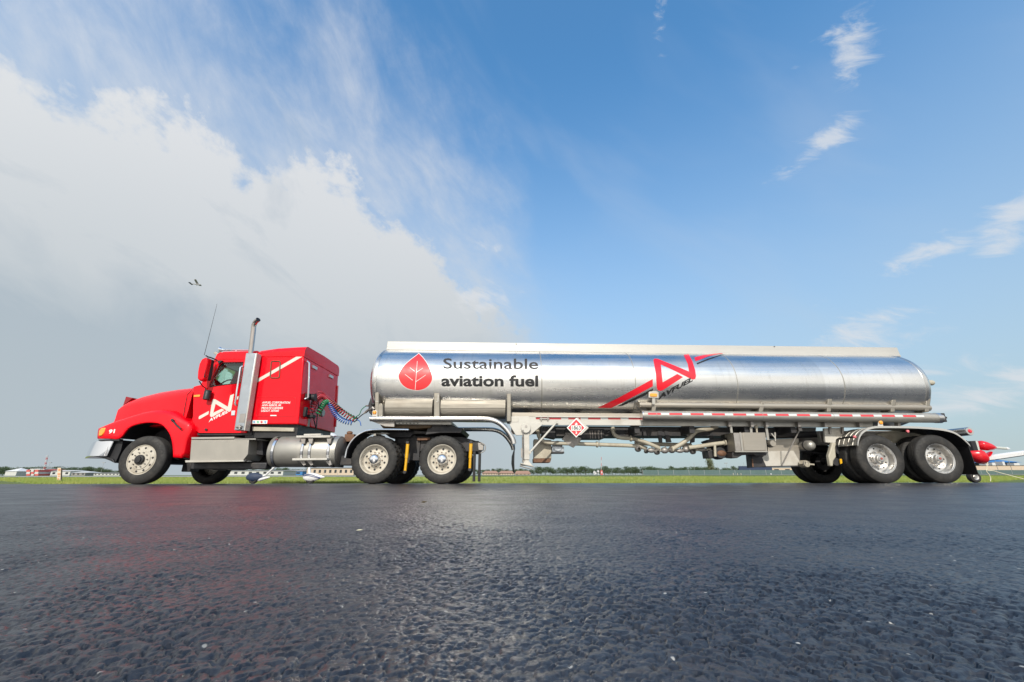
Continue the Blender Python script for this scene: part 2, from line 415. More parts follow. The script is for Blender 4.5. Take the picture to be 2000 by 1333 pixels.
def ball(c_, r, nu=14, nv=9, sq=(1, 1, 1)):
    V, F_ = [], []; c_ = Vector(c_)
    for j in range(nv + 1):
        th = math.pi * j / nv
        for i in range(nu):
            an = 2 * math.pi * i / nu
            V.append(c_ + Vector((r * sq[0] * math.sin(th) * math.cos(an), r * sq[1] * math.sin(th) * math.sin(an), r * sq[2] * math.cos(th))))
    for j in range(nv):
        for i in range(nu): F_.append((j * nu + i, j * nu + (i + 1) % nu, (j + 1) * nu + (i + 1) % nu, (j + 1) * nu + i))
    return V, F_
def holed(outer, holes, Y, dy):
    """plate at depth Y (thickness dy) with window openings; outlines are photo points"""
    loops = [[W(x, y, Y) for x, y in outer]] + [[W(x, y, Y) for x, y in h] for h in holes]
    flat = [p for l_ in loops for p in l_]; n = len(flat)
    tri = tessellate_polygon(loops)
    V = flat + [p + Vector((0, dy, 0)) for p in flat]
    F_ = [tuple(t) for t in tri] + [tuple(i + n for i in reversed(t)) for t in tri]; k = 0
    for l_ in loops:
        c_ = len(l_)
        F_ += [(k + i, k + (i + 1) % c_, n + k + (i + 1) % c_, n + k + i) for i in range(c_)]; k += c_
    return V, F_
def flat_poly(poly, place, step=None):
    """print on a surface: photo-point polygon, cut into strips, each corner put on the surface by place()"""
    bm = bmesh.new(); vs = [bm.verts.new((x, y, 0)) for x, y in poly]
    for t in tessellate_polygon([[Vector((x, y, 0)) for x, y in poly]]): bm.faces.new([vs[i] for i in t])
    return _settle(bm, place, step)
def _settle(bm, place, step):
    bmesh.ops.triangulate(bm, faces=bm.faces[:])
    if step:
        ys = [v.co.y for v in bm.verts]; y = min(ys) + step
        while y < max(ys):
            bmesh.ops.bisect_plane(bm, geom=bm.verts[:] + bm.edges[:] + bm.faces[:], plane_co=(0, y, 0), plane_no=(0, 1, 0)); y += step
    bm.verts.index_update()
    V = [place(v.co.x, v.co.y) for v in bm.verts]; F_ = [tuple(v.index for v in f.verts) for f in bm.faces]; bm.free()
    return V, F_
def text(s, p00, p10, p01, place, step=None, bold=0.0):
    """lettering laid between photo points: left baseline, right baseline, left top"""
    cu = bpy.data.curves.new('t', 'FONT'); cu.body = s; cu.offset = bold; cu.resolution_u = 3
    o = bpy.data.objects.new('t', cu); COL.objects.link(o)
    dg = bpy.context.evaluated_depsgraph_get(); me = bpy.data.meshes.new_from_object(o.evaluated_get(dg))
    bpy.data.objects.remove(o); bpy.data.curves.remove(cu)
    xs = [v.co.x for v in me.vertices]; ys = [v.co.y for v in me.vertices]; x0, x1, y0, y1 = min(xs), max(xs), min(ys), max(ys)
    bm = bmesh.new(); bm.from_mesh(me); bpy.data.meshes.remove(me)
    for v in bm.verts:
        u, t = (v.co.x - x0) / (x1 - x0), (v.co.y - y0) / (y1 - y0)
        v.co = (p00[0] + u * (p10[0] - p00[0]) + t * (p01[0] - p00[0]), p00[1] + u * (p10[1] - p00[1]) + t * (p01[1] - p00[1]), 0)
    return _settle(bm, place, step)
def onto(o):
    """place print on a finished part by looking along the sight line"""
    from mathutils.bvhtree import BVHTree
    bv = BVHTree.FromPolygons([v.co + WL[o.name] for v in o.data.vertices], [tuple(p.vertices) for p in o.data.polygons])
    def f(x, y):
        d = ray(x, y).normalized(); h = bv.ray_cast(CAM, d)
        return h[0] - d * .012 if h[0] else W(x, y, .05)
    return f
def on(Y): return lambda x, y: W(x, y, Y)
def ptube(p, r, n=10, k=0): 
    q = [W(*a) for a in p]
    return tube(curve(q, k) if k else q, r, n)

# ------------------------------------------------------------------ ground
EDGE = 9.0
def gz(y):
    if y < 0: return 0.0
    if y < EDGE: return -.017 * y
    z0 = -.017 * EDGE
    if y < 70: return z0 + (.10 - z0) * ((y - EDGE) / 61) ** .75
    return .10 + min(1.6, (y - 70) * .0012)
import numpy as np
def _hash(i, j, k):
    h = (i.astype(np.int64) * 73856093) ^ (j.astype(np.int64) * 19349663) ^ (k * 83492791)
    h = (h ^ (h >> 13)) * 1274126177 & 0x7fffffff
    return ((h ^ (h >> 16)) & 0xffff) / 65535.0
def stones(x, y, s, seed):
    """nearest-stone distance (in cells) and that stone's random number"""
    u, v = x / s, y / s; iu, iv = np.floor(u), np.floor(v); best = np.full(x.shape, 9.0); rid = np.zeros(x.shape)
    for di in (-1, 0, 1):
        for dj in (-1, 0, 1):
            ci, cj = iu + di, iv + dj
            d = (ci + _hash(ci, cj, seed) - u) ** 2 + (cj + _hash(ci, cj, seed + 1) - v) ** 2
            mm = d < best; best = np.where(mm, d, best); rid = np.where(mm, _hash(ci, cj, seed + 2), rid)
    return np.sqrt(best), rid
def vnoise(x, y, s, seed):
    u, v = x / s, y / s; iu, iv = np.floor(u), np.floor(v); fu, fv = u - iu, v - iv; fu = fu * fu * (3 - 2 * fu); fv = fv * fv * (3 - 2 * fv)
    a, b, c_, d = (_hash(iu + i, iv + j, seed) for i, j in ((0, 0), (1, 0), (0, 1), (1, 1)))
    return (a * (1 - fu) + b * fu) * (1 - fv) + (c_ * (1 - fu) + d * fu) * fv - .5
# the near tarmac is modelled stone by stone; the grid gets coarser with distance
NR, NC = 720, 860
rr = .24 * (9.2 / .24) ** (np.arange(NR) / (NR - 1)); th = np.linspace(-1.12, 1.12, NC)
Rg, Tg = np.meshgrid(rr, th, indexing='ij')
Xg = Rg * np.sin(Tg); Yg = CAM.y + Rg * np.cos(Tg)
wx = Xg + vnoise(Xg, Yg, .006, 41) * .0055 + vnoise(Xg, Yg, .017, 42) * .008; wy = Yg + vnoise(Xg, Yg, .006, 43) * .0055 + vnoise(Xg, Yg, .017, 44) * .008
d1, r1 = stones(wx, wy, .0075, 3); d2, r2 = stones(wx, wy, .0145, 11); d3, r3 = stones(wx, wy, .040, 29)
def flat(d, lo, hi):
    t = np.clip((hi - d) / (hi - lo), 0, 1); return t * t * (3 - 2 * t)
# rolled surface: flat-topped chips at nearly one level, open joints and lost chips between them
top = np.maximum(flat(d1, .36, .70) * (.45 + .55 * r1), flat(d2, .36, .60) * (r2 > .30) * (.80 + .20 * r2))
loose = np.clip(vnoise(Xg, Yg, .22, 51) * 2 + .5, 0, 1)                       # some patches are more open than others
pits = flat(d3, .05, .50) * (r3 > .62) * r3
Zg = (top - 1) * (.0026 + .0022 * loose) - pits * .0030 * (.4 + loose) + vnoise(Xg, Yg, .0035, 4) * .0005
Zg = Zg + vnoise(Xg, Yg, .05, 5) * .0014 + vnoise(Xg, Yg, .18, 6) * .0030 + vnoise(Xg, Yg, .7, 7) * .004
fade = np.clip((5.5 - Rg) / 4.5, .0, 1) ; Zg = Zg * (.15 + .85 * fade)
me = bpy.data.meshes.new('tarmac'); idx = np.arange(NR * NC).reshape(NR, NC)
quads = np.stack([idx[:-1, :-1], idx[:-1, 1:], idx[1:, 1:], idx[1:, :-1]], -1).reshape(-1, 4)
me.vertices.add(NR * NC); me.vertices.foreach_set('co', np.stack([Xg, Yg, Zg], -1).astype(np.float32).ravel())
me.loops.add(quads.size); me.loops.foreach_set('vertex_index', quads.astype(np.int32).ravel())
me.polygons.add(len(quads)); me.polygons.foreach_set('loop_start', (np.arange(len(quads)) * 4).astype(np.int32)); me.polygons.foreach_set('loop_total', np.full(len(quads), 4, np.int32))
me.update(calc_edges=True); me.shade_smooth(); me.materials.append(MATS['asphalt'])
tn = bpy.data.objects.new('tarmac', me); COL.objects.link(tn); struct(tn)
ysr = [-10.6, -6, -3, 0, 1.5, 3, 5, 7, EDGE]
V = [(x, y, gz(y) - (.014 if y < 0 else 0)) for y in ysr for x in (-160, -80, -30, 0, 30, 80, 160)]
F_ = [(r * 7 + c_, r * 7 + c_ + 1, r * 7 + c_ + 8, r * 7 + c_ + 7) for r in range(len(ysr) - 1) for c_ in range(6)]
struct(mk('tarmac_bed', (V, F_), 'asphalt'))
ysr = [EDGE - .05, 12, 16, 22, 30, 40, 52, 70, 95, 130, 200, 400, 900, 2000, 5000]; xs_ = [-5000, -1500, -400, -100, -30, 30, 100, 400, 1500, 5000]
V = [(x, y, gz(y) - (.006 if y < EDGE + .1 else 0)) for y in ysr for x in xs_]; k = len(xs_)
F_ = [(r * k + c_, r * k + c_ + 1, r * k + c_ + k + 1, r * k + c_ + k) for r in range(len(ysr) - 1) for c_ in range(k - 1)]
struct(mk('field', (V, F_), 'field'))
V = [(x, y, -.02) for y in (-5000, -1000, -10.6) for x in (-5000, -1000, 0, 1000, 5000)]
struct(mk('apron', (V, [(r * 5 + c_, r * 5 + c_ + 1, r * 5 + c_ + 6, r * 5 + c_ + 5) for r in range(2) for c_ in range(4)]), 'apron'))

# ================================================================== wheels
YC = 1.22
def tyre_mesh(R, wd, lug):
    pr = [(.055, .30), (.03, .312), (.012, .33), (.003, .37), (0, .41), (.006, .45), (.02, .485), (.032, R - .018), (.05, R - .004)]
    n = 120 if lug else 72
    half = [(.05 + (wd - .1) * t, R - d) for t, d in ((.0, .004), (.14, .001), (.15, .014), (.20, .014), (.21, 0), (.37, 0), (.38, .014), (.43, .014), (.44, 0))]
    prof = pr + half[1:] + [(wd - a, r) for a, r in reversed(half[1:])] + [(wd - a, r) for a, r in reversed(pr)]
    V, Fc = lathe(prof, n)
    if lug:
        m_ = len(prof); o2 = []
        for i, v in enumerate(V):
            s_ = i // m_; a = prof[i % m_][0]; r = math.hypot(v[0], v[2])
            if r > R - .03 and (s_ + (2 if a > wd / 2 else 0)) % 4 == 0:
                f = (R - .024) / r; v = (v[0] * f, v[1], v[2] * f)
            o2.append(v)
        V = o2
    # raised sidewall ribs
    return V, Fc
def disc_holes(n, r, rad_, y, ph=0.0):
    out_ = []
    for i in range(n):
        a = 2 * math.pi * (i + ph) / n
        v, f = lathe([(0.004, 0.0005), (0, rad_ * .8), (.001, rad_), (.02, rad_)], 10)
        out_.append(moved((v, f), (r * math.cos(a), y, r * math.sin(a))))
    return join(*out_)
def nuts(n, r, y, ln=.03, rr=.013, ph=.3):
    out_ = []
    for i in range(n):
        a = 2 * math.pi * (i + ph) / n
        out_.append(moved(lathe([(0, rr), (-ln, rr), (-ln, .006), (-ln - .012, .005), (-ln - .012, .0005)], 6), (r * math.cos(a), y, r * math.sin(a))))
    return join(*out_)
PROTO = {}
def mesh_of(name, vf, mat, angle=35):
    o = mk(name, vf, mat, smooth=True, angle=angle); me = o.data; bpy.data.objects.remove(o); return me
RT = .525
PROTO['tyre_lug'] = mesh_of('tyre', tyre_mesh(RT, .285, True), 'rubber')
PROTO['tyre_rib'] = mesh_of('tyre', tyre_mesh(RT, .285, False), 'rubber')
flange = [(.034, .300), (.026, .318), (.020, .324), (.016, .322), (.018, .312), (.028, .306)]
def rim(depth, disc_r=.245): return lathe(flange + [(.045, .300), (.075, .290), (depth - .02, .280), (depth - .004, .268), (depth, .25), (depth + .004, .20), (depth - .004, .185), (depth - .006, .12), (depth + .01, .09), (depth + .12, .085)], 48)
PROTO['rim_drive'] = mesh_of('wheel', rim(.14), 'wheel_cream'); PROTO['rim_trailer'] = mesh_of('wheel', rim(.165), 'polished')
PROTO['rim_steer'] = mesh_of('wheel', lathe(flange + [(.036, .302), (.030, .298), (.016, .285), (.012, .24), (.010, .215), (-.004, .205), (-.008, .13), (-.008, .08), (.1, .08)], 48), 'wheel_cream')
PROTO['holes_drive'] = mesh_of('hand_hole_ring', disc_holes(10, .218, .024, .136), 'black_plastic'); PROTO['holes_trailer'] = mesh_of('hand_hole_ring', disc_holes(10, .222, .017, .161), 'black_plastic')
PROTO['holes_steer'] = mesh_of('hand_hole_ring', disc_holes(10, .252, .023, .009, .5), 'black_plastic')
PROTO['nuts_drive'] = mesh_of('lug_nut_ring', nuts(10, .155, .136, .022), 'rust'); PROTO['nuts_trailer'] = mesh_of('lug_nut_ring', nuts(10, .150, .160, .03), 'dull_steel')
PROTO['nuts_steer'] = mesh_of('lug_nut_ring', nuts(10, .158, -.006, .028), 'dull_steel')
PROTO['hub_drive'] = mesh_of('hub_cap', lathe([(.15, .122), (.075, .122), (.060, .118), (.02, .112), (-.01, .098), (-.03, .07), (-.040, .035), (-.042, .0005)], 28), 'chrome')
PROTO['hub_trailer'] = mesh_of('hub_cap', lathe([(.17, .115), (.10, .112), (.095, .085), (.04, .080), (.035, .062), (.02, .060), (.018, .0005)], 28), 'polished')
PROTO['hub_steer'] = mesh_of('hub_cap', lathe([(.03, .104), (-.045, .104), (-.055, .096), (-.06, .07), (-.085, .066), (-.09, .0005)], 28), 'black_plastic')
PROTO['dot_trailer'] = mesh_of('hub_window', lathe([(.017, .026), (.008, .024), (.007, .0005)], 16), 'hub_red')
PROTO['drum'] = mesh_of('brake_drum', lathe([(.30, .20), (.62, .20), (.62, .05)], 24), 'dark_steel')
def mesh_obj(name, me, parent, loc, rz=0.0):
    o = bpy.data.objects.new(name, me); COL.objects.link(o); o.parent = parent
    o.location = Vector(loc) - WL[parent.name]; WL[o.name] = Vector(loc); o.rotation_euler = (0, 0, rz)
    return o
def wheel(parent, x, side, kind, dual, lug, turn=0.0):
    """one wheel set; side -1 near, +1 far. Outer sidewall lies on the vehicle's outer plane"""
    y = 0.0 if side < 0 else 2 * YC
    z = RT - .004 + gz(y)
    rz = 0.0 if side < 0 else math.pi
    me = PROTO['rim_' + kind].copy() if False else PROTO['rim_' + kind]
    w_ = mesh_obj('wheel', me, parent, (x, y, z), rz)
    spin = random.uniform(0, 6.28)
    def sub(nm, key, dy=0.0):
        o = bpy.data.objects.new(nm, PROTO[key])
        if 'ring' in nm: o['kind'] = 'stuff'
        COL.objects.link(o); o.parent = w_; o.location = (0, dy, 0); o.rotation_euler = (0, spin, 0)
    t = 'tyre_lug' if lug else 'tyre_rib'
    sub('tyre', t)
    if dual: sub('tyre', t, .335); sub('brake_drum', 'drum')
    sub('hand_hole_ring', 'holes_' + kind); sub('lug_nut_ring', 'nuts_' + kind); sub('hub_cap', 'hub_' + kind)
    if kind == 'trailer': sub('hub_window', 'dot_trailer')
    return w_

# ================================================================== tractor
XF, XD1, XD2 = W(275, 897, 0).x, W(729.7, 898, 0).x, W(862.8, 898, 0).x
T = thing('semi_tractor', 'red conventional semi tractor with sleeper cab coupled to the silver tank trailer', 'truck', (-5.5, YC, 0))
for s_ in (-1, 1):
    wheel(T, XF, s_, 'steer', False, False)
    for x in (XD1, XD2): wheel(T, x, s_, 'drive', True, True)
def P(name, vf, mat, parent=None, **k): return mk(name, vf, mat, parent or T, **k)
# chassis
for y in (.80, 1.56):
    P('frame_rail', box(XF - .55, W(935, 870, .8).x, y, y + .08, .70, .98), 'dark_steel', bevel=.01)
for x in (XF, XD1, XD2):
    P('axle', tube([(x, .3, RT), (x, 2.14, RT)], .07, 12), 'dark_steel', smooth=True)
for x in (XD1, XD2):
    P('differential', ball((x, YC + .05, RT), .21, 14, 9, (1, .9, 1.05)), 'dark_steel', smooth=True)
P('engine_block', sep(box(XF + .25, XF + 1.55, .85, 1.6, .55, 1.5), box(XF - .7, XF + .3, .95, 1.5, .75, 1.6)), 'dark_steel', bevel=.05)
P('transmission', sep(moved(lathe([(0, .26), (.5, .24), (1.1, .18), (1.15, .05)], 16, 'X'), (XF + 1.6, YC, .72)), box(XF + 1.2, XF + 3.1, .82, 1.62, .42, .62)), 'dark_steel', smooth=True)
P('drive_shaft', tube([(XF + 2.6, YC, .7), (XD1 - .2, YC, .58)], .055, 12), 'dark_steel', smooth=True)
P('cross_member', sep(box(XF + 2.2, XF + 2.35, .8, 1.64, .55, .98), box(XD1 - 1.0, XD1 - .88, .8, 1.64, .72, .98)), 'dark_steel')
P('oil_pan', box(XF + .3, XF + 1.3, .95, 1.5, .40, .6), 'black_plastic', bevel=.05)
for x in (-7.0, -6.55):                                    # twin air tanks slung under the step box
    P('air_tank', moved(lathe([(-.02, .0005), (0, .06), (.03, .10), (.55, .10), (.58, .06), (.60, .0005)], 18), (x, .38, .40)), 'dull_steel', smooth=True)

# hood: lofted shell
hood = []
ZB = 1.29
for px, py, hw, r in [(234, 797, .60, .07), (243, 789, .62, .12), (256, 780, .66, .20), (281, 769.6, .72, .28), (312, 761.5, .79, .30), (347, 756.5, .92, .28), (379, 754, .995, .24), (386, 753.5, 1.0, .22)]:
    yn = YC - hw; q = W(px, py, yn + r * .45); zt = q.z - r * .12
    x = q.x; ring = [(x - .01, yn - .02, ZB), (x, yn, ZB + (zt - r - ZB) * .5)]
    for a in range(0, 91, 15): ring.append((x, yn + r - r * math.cos(rad(a)), zt - r + r * math.sin(rad(a)) * 1.0))
    ring.append((x, YC - hw * .3, zt + .03)); ring.append((x, YC, zt + .04))
    ring += [(p[0], 2 * YC - p[1], p[2]) for p in reversed(ring[:-1])]
    hood.append(ring)
HOOD = P('hood', loft(hood, True, True), 'red_paint', smooth=True, angle=50)
# hood side crease and shut line against the cowl
P('hood_seam', ptube([(379, 757, .235), (366, 771, .225), (360, 800, .21), (356, 826, .20)], .006, 6), 'black_plastic', HOOD)
P('grille', pplate([(224, 827), (233, 797), (239, 797), (232, 830)], .68, 1.08), 'chrome', bevel=.01)
P('hood_latch', join(ptube([(337, 821, .03), (343, 829, .0), (353, 838, -.005)], .018, 8), ptube([(335.5, 820, .03), (339, 823, .02)], .028, 8)), 'black_plastic', smooth=True)
P('bug_deflector', join(pplate([(240, 793), (246, 775), (259, 777.5), (250, 785)], .72, 1.0)), 'dark_red', bevel=.004)
# front fenders (one sweeping shell each side)
fa = [(191, 857, .17), (212, 857, .09), (233, 856.6, .03), (250, 837, .015), (270, 828.5, .01), (292.6, 825.7, .01), (315.5, 829.5, .01), (329.7, 845, .015), (335, 859, .02), (337, 870, .03), (338, 881, .04), (338.4, 893.6, .05)]
fb = [(194, 837, .22), (206, 832.5, .13), (224, 825.5, .09), (240, 820.5, .08), (262, 813, .08), (288, 806.5, .08), (312, 805, .08), (335, 809, .08), (355, 821, .09), (372, 836, .10), (363, 864, .09), (356, 895, .08)]
def fender(mirror):
    rings = []
    for i, (a, b) in enumerate(zip(fa, fb)):
        A, B = W(*a), W(*b); rear = i >= 8
        C = B + (Vector((.02, .26, .07)) if not rear else Vector((.05, .14, .02 if i < 10 else .0)))
        D = C + (Vector((0, .40, .03)) if not rear else Vector((.02, .12, 0)))
        if i == 0: C = B + Vector((-.03, .35, .01)); D = B + Vector((-.06, .8, .02))
        ring = curve([A + Vector((0, .05, .004)), A + Vector((0, .004, 0)), A.lerp(B, .2) + Vector((0, -.012, 0)), A.lerp(B, .75) + Vector((0, -.016, 0)), B + Vector((0, .0, 0)), B.lerp(C, .4) + Vector((0, -.02, .02)), C, D], 3)
        rings.append(ring)
    cols = [curve([r[k] for r in rings], 3) for k in range(len(rings[0]))]
    rings = [[c_[j] for c_ in cols] for j in range(len(cols[0]))]
    if mirror: rings = [[Vector((p.x, 2 * YC - p.y, p.z)) for p in r] for r in rings]
    return loft(rings, False, False)
FEND = None
for mir in (False, True):
    o = P('fender', fender(mir), 'red_paint', smooth=True, angle=70)
    so = o.modifiers.new('thick', 'SOLIDIFY'); so.thickness = .010; so.offset = 0
    if not mir: FEND = o
lin = curve([W(*q) + Vector((0, .035, -.006)) for q in fa[2:]], 3)
for y1, sg in ((.85, 1), (.85, -1)):
    P('wheel_arch_liner', loft([[(p.x, p.y if sg > 0 else 2 * YC - p.y, p.z), (p.x, y1 if sg > 0 else 2 * YC - y1, p.z + .01)] for p in lin], False, False), 'black_plastic', smooth=True)
mk('number', text('91', (211.5, 847.5), (223.5, 846.5), (213.3, 839.5), onto(FEND), None, .045), 'white_vinyl', FEND)
P('headlight', pplate([(191.5, 852), (193, 842), (197, 836.5), (206.5, 835.5), (204, 844), (198, 851.5)], .095, .25), 'amber', bevel=.015)
P('fender_trim', pplate([(192, 859), (233, 857.5), (233, 861.5), (193, 861.5)], .05, .10), 'black_plastic')
# bumper: bent polished channel
bp = [W(216, 862, .04), W(190, 862, .07), W(186, 862, .13), W(182.5, 862, .40), W(180, 862, YC)]
zt_, zb_ = W(200, 862, .06).z, W(195, 891.5, .06).z
def bump_path():
    P1 = [Vector((p.x, p.y, 0)) for p in bp]; P1 = P1 + [Vector((p.x, 2 * YC - p.y, 0)) for p in reversed(P1[:-1])]
    return P1
rings = []
for p in bump_path():
    rings.append([(p.x, p.y, zt_), (p.x - .03, p.y, (zt_ + zb_) / 2 + .02), (p.x - .055, p.y, zb_), (p.x - .055 + .05, p.y + (.03 if p.y < YC else -.03), zb_), (p.x + .05, p.y + (.03 if p.y < YC else -.03), zt_)])
P('bumper', loft(rings, True, True), 'chrome', smooth=True, angle=45, bevel=.006)
P('air_dam', sep(pplate([(179.5, 891), (207, 892), (220, 897), (224, 905), (214, 900), (200, 895)], .10, 2.2), pplate([(214, 863), (240, 860), (236, 880), (226, 903), (206, 892)], .14, 2.1)), 'black_plastic', bevel=.006)

# cab shell with real window openings
cab_out = [(378, 756), (391, 753), (424, 692), (430, 688.5), (482, 688.5), (500, 690), (480, 846), (388, 846), (376, 835)]
win = [(409.5, 755.5), (411, 750), (428.5, 712.5), (433, 709), (482, 708), (476, 747), (440, 751)]
for nm, Y, dy in (('cab_side', .22, .05), ('cab_side', 2 * YC - .27, .05)):
    near = holed(cab_out, [win], .22, .05)
    vf = near if Y < 1 else moved(near, (0, Y - .22, 0))
    o = P(nm, vf, 'red_paint', bevel=.006)
    P('side_window', moved(([W(x, y, .22) for x, y in win], [tuple(range(len(win)))]), (0, Y - .22 + .02, 0)), 'glass')
door_out = [(396, 760), (398, 756), (423, 705), (427, 703), (484, 702), (466, 842), (393, 842.5), (390.5, 800)]
DOOR = P('door', holed(door_out, [[(407, 757.5), (409, 750), (426.5, 711), (432, 706.5), (484.5, 705.5), (478, 748.5), (440, 753)]], .212, .02), 'red_paint', bevel=.004)
mk('window_seal', tube([W(x, y, .209) for x, y in [(409.5, 756), (411, 750), (428.5, 712), (433, 708.5), (481, 707.5), (476, 747.5), (440, 751.5), (409.5, 756)]], .008, 6), 'black_plastic', DOOR)
P('cab_floor', box(W(380, 800, .25).x, W(500, 800, .25).x, .27, 2.17, 1.08, 1.14), 'dark_steel')
P('firewall', box(W(379, 800, .25).x, W(379, 800, .25).x + .05, .27, 2.17, 1.1, W(380, 757, .25).z), 'red_paint')
P('cowl', pplate([(376, 770), (379, 754.5), (392, 751.5), (396, 765)], .26, 1.92), 'red_paint', bevel=.03)
def slab(stations, r, inset):
    """roof shell from stations (x, top z, bottom z)"""
    rings = []
    for x, zt, zb, y0 in stations:
        ring = [(x, y0, zb)] + [(x, y0 + r - r * math.cos(rad(a)), zt - r + r * math.sin(rad(a))) for a in range(0, 91, 15)] + [(x, YC, zt + .02)]
        ring += [(p[0], 2 * YC - p[1], p[2]) for p in reversed(ring[:-1])]
        rings.append(ring)
    return loft(rings, True, True)
zc_t, zc_b = W(455, 687, .25).z, W(455, 702, .22).z
xr = lambda px, py, Y=.22: W(px, py, Y).x
P('cab_roof', slab([(xr(423, 695), zc_b + .07, zc_b - .0, .26), (xr(427, 691), zc_t - .06, zc_b, .22), (xr(436, 688), zc_t, zc_b, .205), (xr(500, 689), zc_t + .02, zc_b, .205)], .06, 0), 'red_paint', smooth=True, angle=40)
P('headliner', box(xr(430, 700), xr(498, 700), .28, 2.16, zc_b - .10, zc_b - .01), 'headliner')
P('sun_visor', pplate([(433, 711), (470, 709), (479, 709), (478, 729), (455, 722)], .30, .02), 'headliner')
P('windshield', loft([[W(394, 752, .27), Vector((W(394, 752, .27).x - .06, YC, W(394, 752, .27).z)), W(394, 752, .27) + Vector((0, 1.9, 0))], [W(424.5, 693, .27), Vector((W(424, 693, .27).x - .06, YC, W(424, 693, .27).z)), W(424.5, 693, .27) + Vector((0, 1.9, 0))]], False, False), 'glass')
sx_ = W(440, 748, .7)
ang = 25
sw = []
for i in range(25):
    a = 2 * math.pi * i / 24; sw.append(Vector((sx_.x, .75, sx_.z - .10)) + Vector((math.sin(a) * .22 * math.cos(rad(55)) - 0, math.cos(a) * .22, math.sin(a) * .22 * math.sin(rad(55)))))
P('steering_wheel', tube(sw, .017, 8, False), 'black_plastic', smooth=True)
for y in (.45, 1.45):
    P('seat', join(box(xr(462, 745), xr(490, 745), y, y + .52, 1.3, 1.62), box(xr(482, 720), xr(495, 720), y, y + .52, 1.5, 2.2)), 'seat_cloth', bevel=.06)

# sleeper
sl = [(476, 697), (593.5, 696.5), (582.5, 828.5), (458, 829)]
SLP = P('sleeper', pplate(sl, .18, 2.08), 'red_paint', bevel=.025, seg=3)
zs = lambda px, py: W(px, py, .3).z
zb = W(560, 697, .18).z
P('sleeper_roof', slab([(xr(498, 690, .18), W(498, 690, .2).z + .01, zb, .175), (xr(507, 684, .18), W(507, 683.5, .2).z + .01, zb, .172), (xr(540, 681, .18), W(540, 680, .2).z + .02, zb, .170), (xr(576, 678, .18), W(576, 677.7, .2).z + .02, zb, .170), (xr(597, 678, .18), W(597, 677, .2).z + .02, zb, .170), (xr(596.3, 684, .18), W(597, 684, .2).z, zb, .172)], .16, 0), 'red_paint', smooth=True, angle=38)
XR = (W(590, 750, .18).x)
# rear wall details
xrear = lambda py: W(593.5 + (582.5 - 593.5) * (py - 696.5) / (828.5 - 696.5), py, .18).x
P('corner_rail', tube([(xrear(705) + .02, .30, W(594, 703, .18).z), (xrear(705) + .07, .33, W(594, 704, .18).z - .03), (xrear(800) + .09, .33, W(586, 775, .18).z), (xrear(800) + .02, .30, W(586, 778, .18).z)], .024, 10), 'chrome', smooth=True)
P('far_corner_rail', tube([(xrear(705) + .03, 2.22, W(594, 712, .18).z - .1), (xrear(800) + .03, 2.22, W(586, 815, .18).z)], .025, 8), 'tail_red')
for y in (.62, 1.62): P('wall_marker', box(xrear(710) - .02, xrear(710) + .03, y, y + .24, zb - .17, zb - .10), 'tape_silver')
P('work_lamp', join(moved(lathe([(0, .03), (.06, .09), (.14, .09), (.14, .0005)], 14, 'X'), (xrear(790) + .05, .50, W(590, 772, .2).z)), box(xrear(780), xrear(780) + .1, .38, .46, W(590, 778, .2).z, W(590, 766, .2).z)), 'black_plastic', smooth=True)
P('hose_bracket', sep(box(xrear(800), xrear(800) + .07, .36, .46, W(588, 812, .2).z, W(588, 793, .2).z), box(xrear(800), xrear(800) + .16, .55, .72, W(588, 812, .2).z, W(588, 806, .2).z)), 'black_plastic', bevel=.01)
P('wall_vent', moved(lathe([(0, .10), (.03, .09), (.03, .0005)], 18, 'X'), (xrear(800) + .01, 1.35, 1.75)), 'satin', smooth=True)
P('glad_hand_plate', box(xrear(815), xrear(815) + .02, .62, .72, 1.32, 1.50), 'satin')
# side window-frame of the sleeper hatch
def rrect(u0, v0, u1, v1, r, sl_=0):
    pts_ = []
    for cx, cy, a0 in ((u1 - r, v0 + r, -90), (u1 - r, v1 - r, 0), (u0 + r, v1 - r, 90), (u0 + r, v0 + r, 180)):
        for a in range(0, 91, 30): pts_.append((cx + r * math.cos(rad(a0 + a)) + sl_ * (v1 - cy) / (v1 - v0), cy + r * math.sin(rad(a0 + a))))
    return pts_ + [pts_[0]]
mk('hatch_frame', tube([W(x, y, .172) for x, y in rrect(527.8, 706, 545.5, 738.5, 3, 2)], .014, 8, False), 'rust', SLP, smooth=True)
mk('luggage_door', tube([W(x, y, .177) for x, y in rrect(500, 776, 576, 814, 4, 2)], .004, 6, False), 'dark_red', SLP)
mk('stripe', flat_poly([(493.5, 746), (579, 696.8), (591, 696.8), (492, 753.5)], on(.1765)), 'cream_vinyl', SLP)
for s_, x0, x1, yb, yt in [('AVFUEL CORPORATION', 511.5, 566, 788.8, 784.6), ('ANN ARBOR, MI', 511, 548, 794.4, 790.0), ('PRIVATE CARRIER', 510.3, 552.5, 799.4, 795.2), ('USDOT 359360', 509.5, 544, 804.8, 800.4)]:
    mk('lettering', text(s_, (x0, yb), (x1, yb), (x0 + 1.2, yt), on(.1765), None, .02), 'white_vinyl', SLP)
mk('small_lettering', flat_poly([(528, 811), (540, 811), (540, 813), (527.8, 813)], on(.1765)), 'white_vinyl', SLP)
ST = mk('sticker', flat_poly([(492.5, 821.3), (522.5, 821.3), (521.5, 828), (491.5, 828)], on(.1765)), 'white_vinyl', SLP)
for i, mt in enumerate(('blue_print', 'green_print', 'tape_red', 'blue_print')):
    cx = 496.5 + i * 7.2
    mk('diamond_mark', flat_poly([(cx, 822), (cx + 3, 824.6), (cx, 827.3), (cx - 3, 824.6)], on(.1745)), mt, ST)
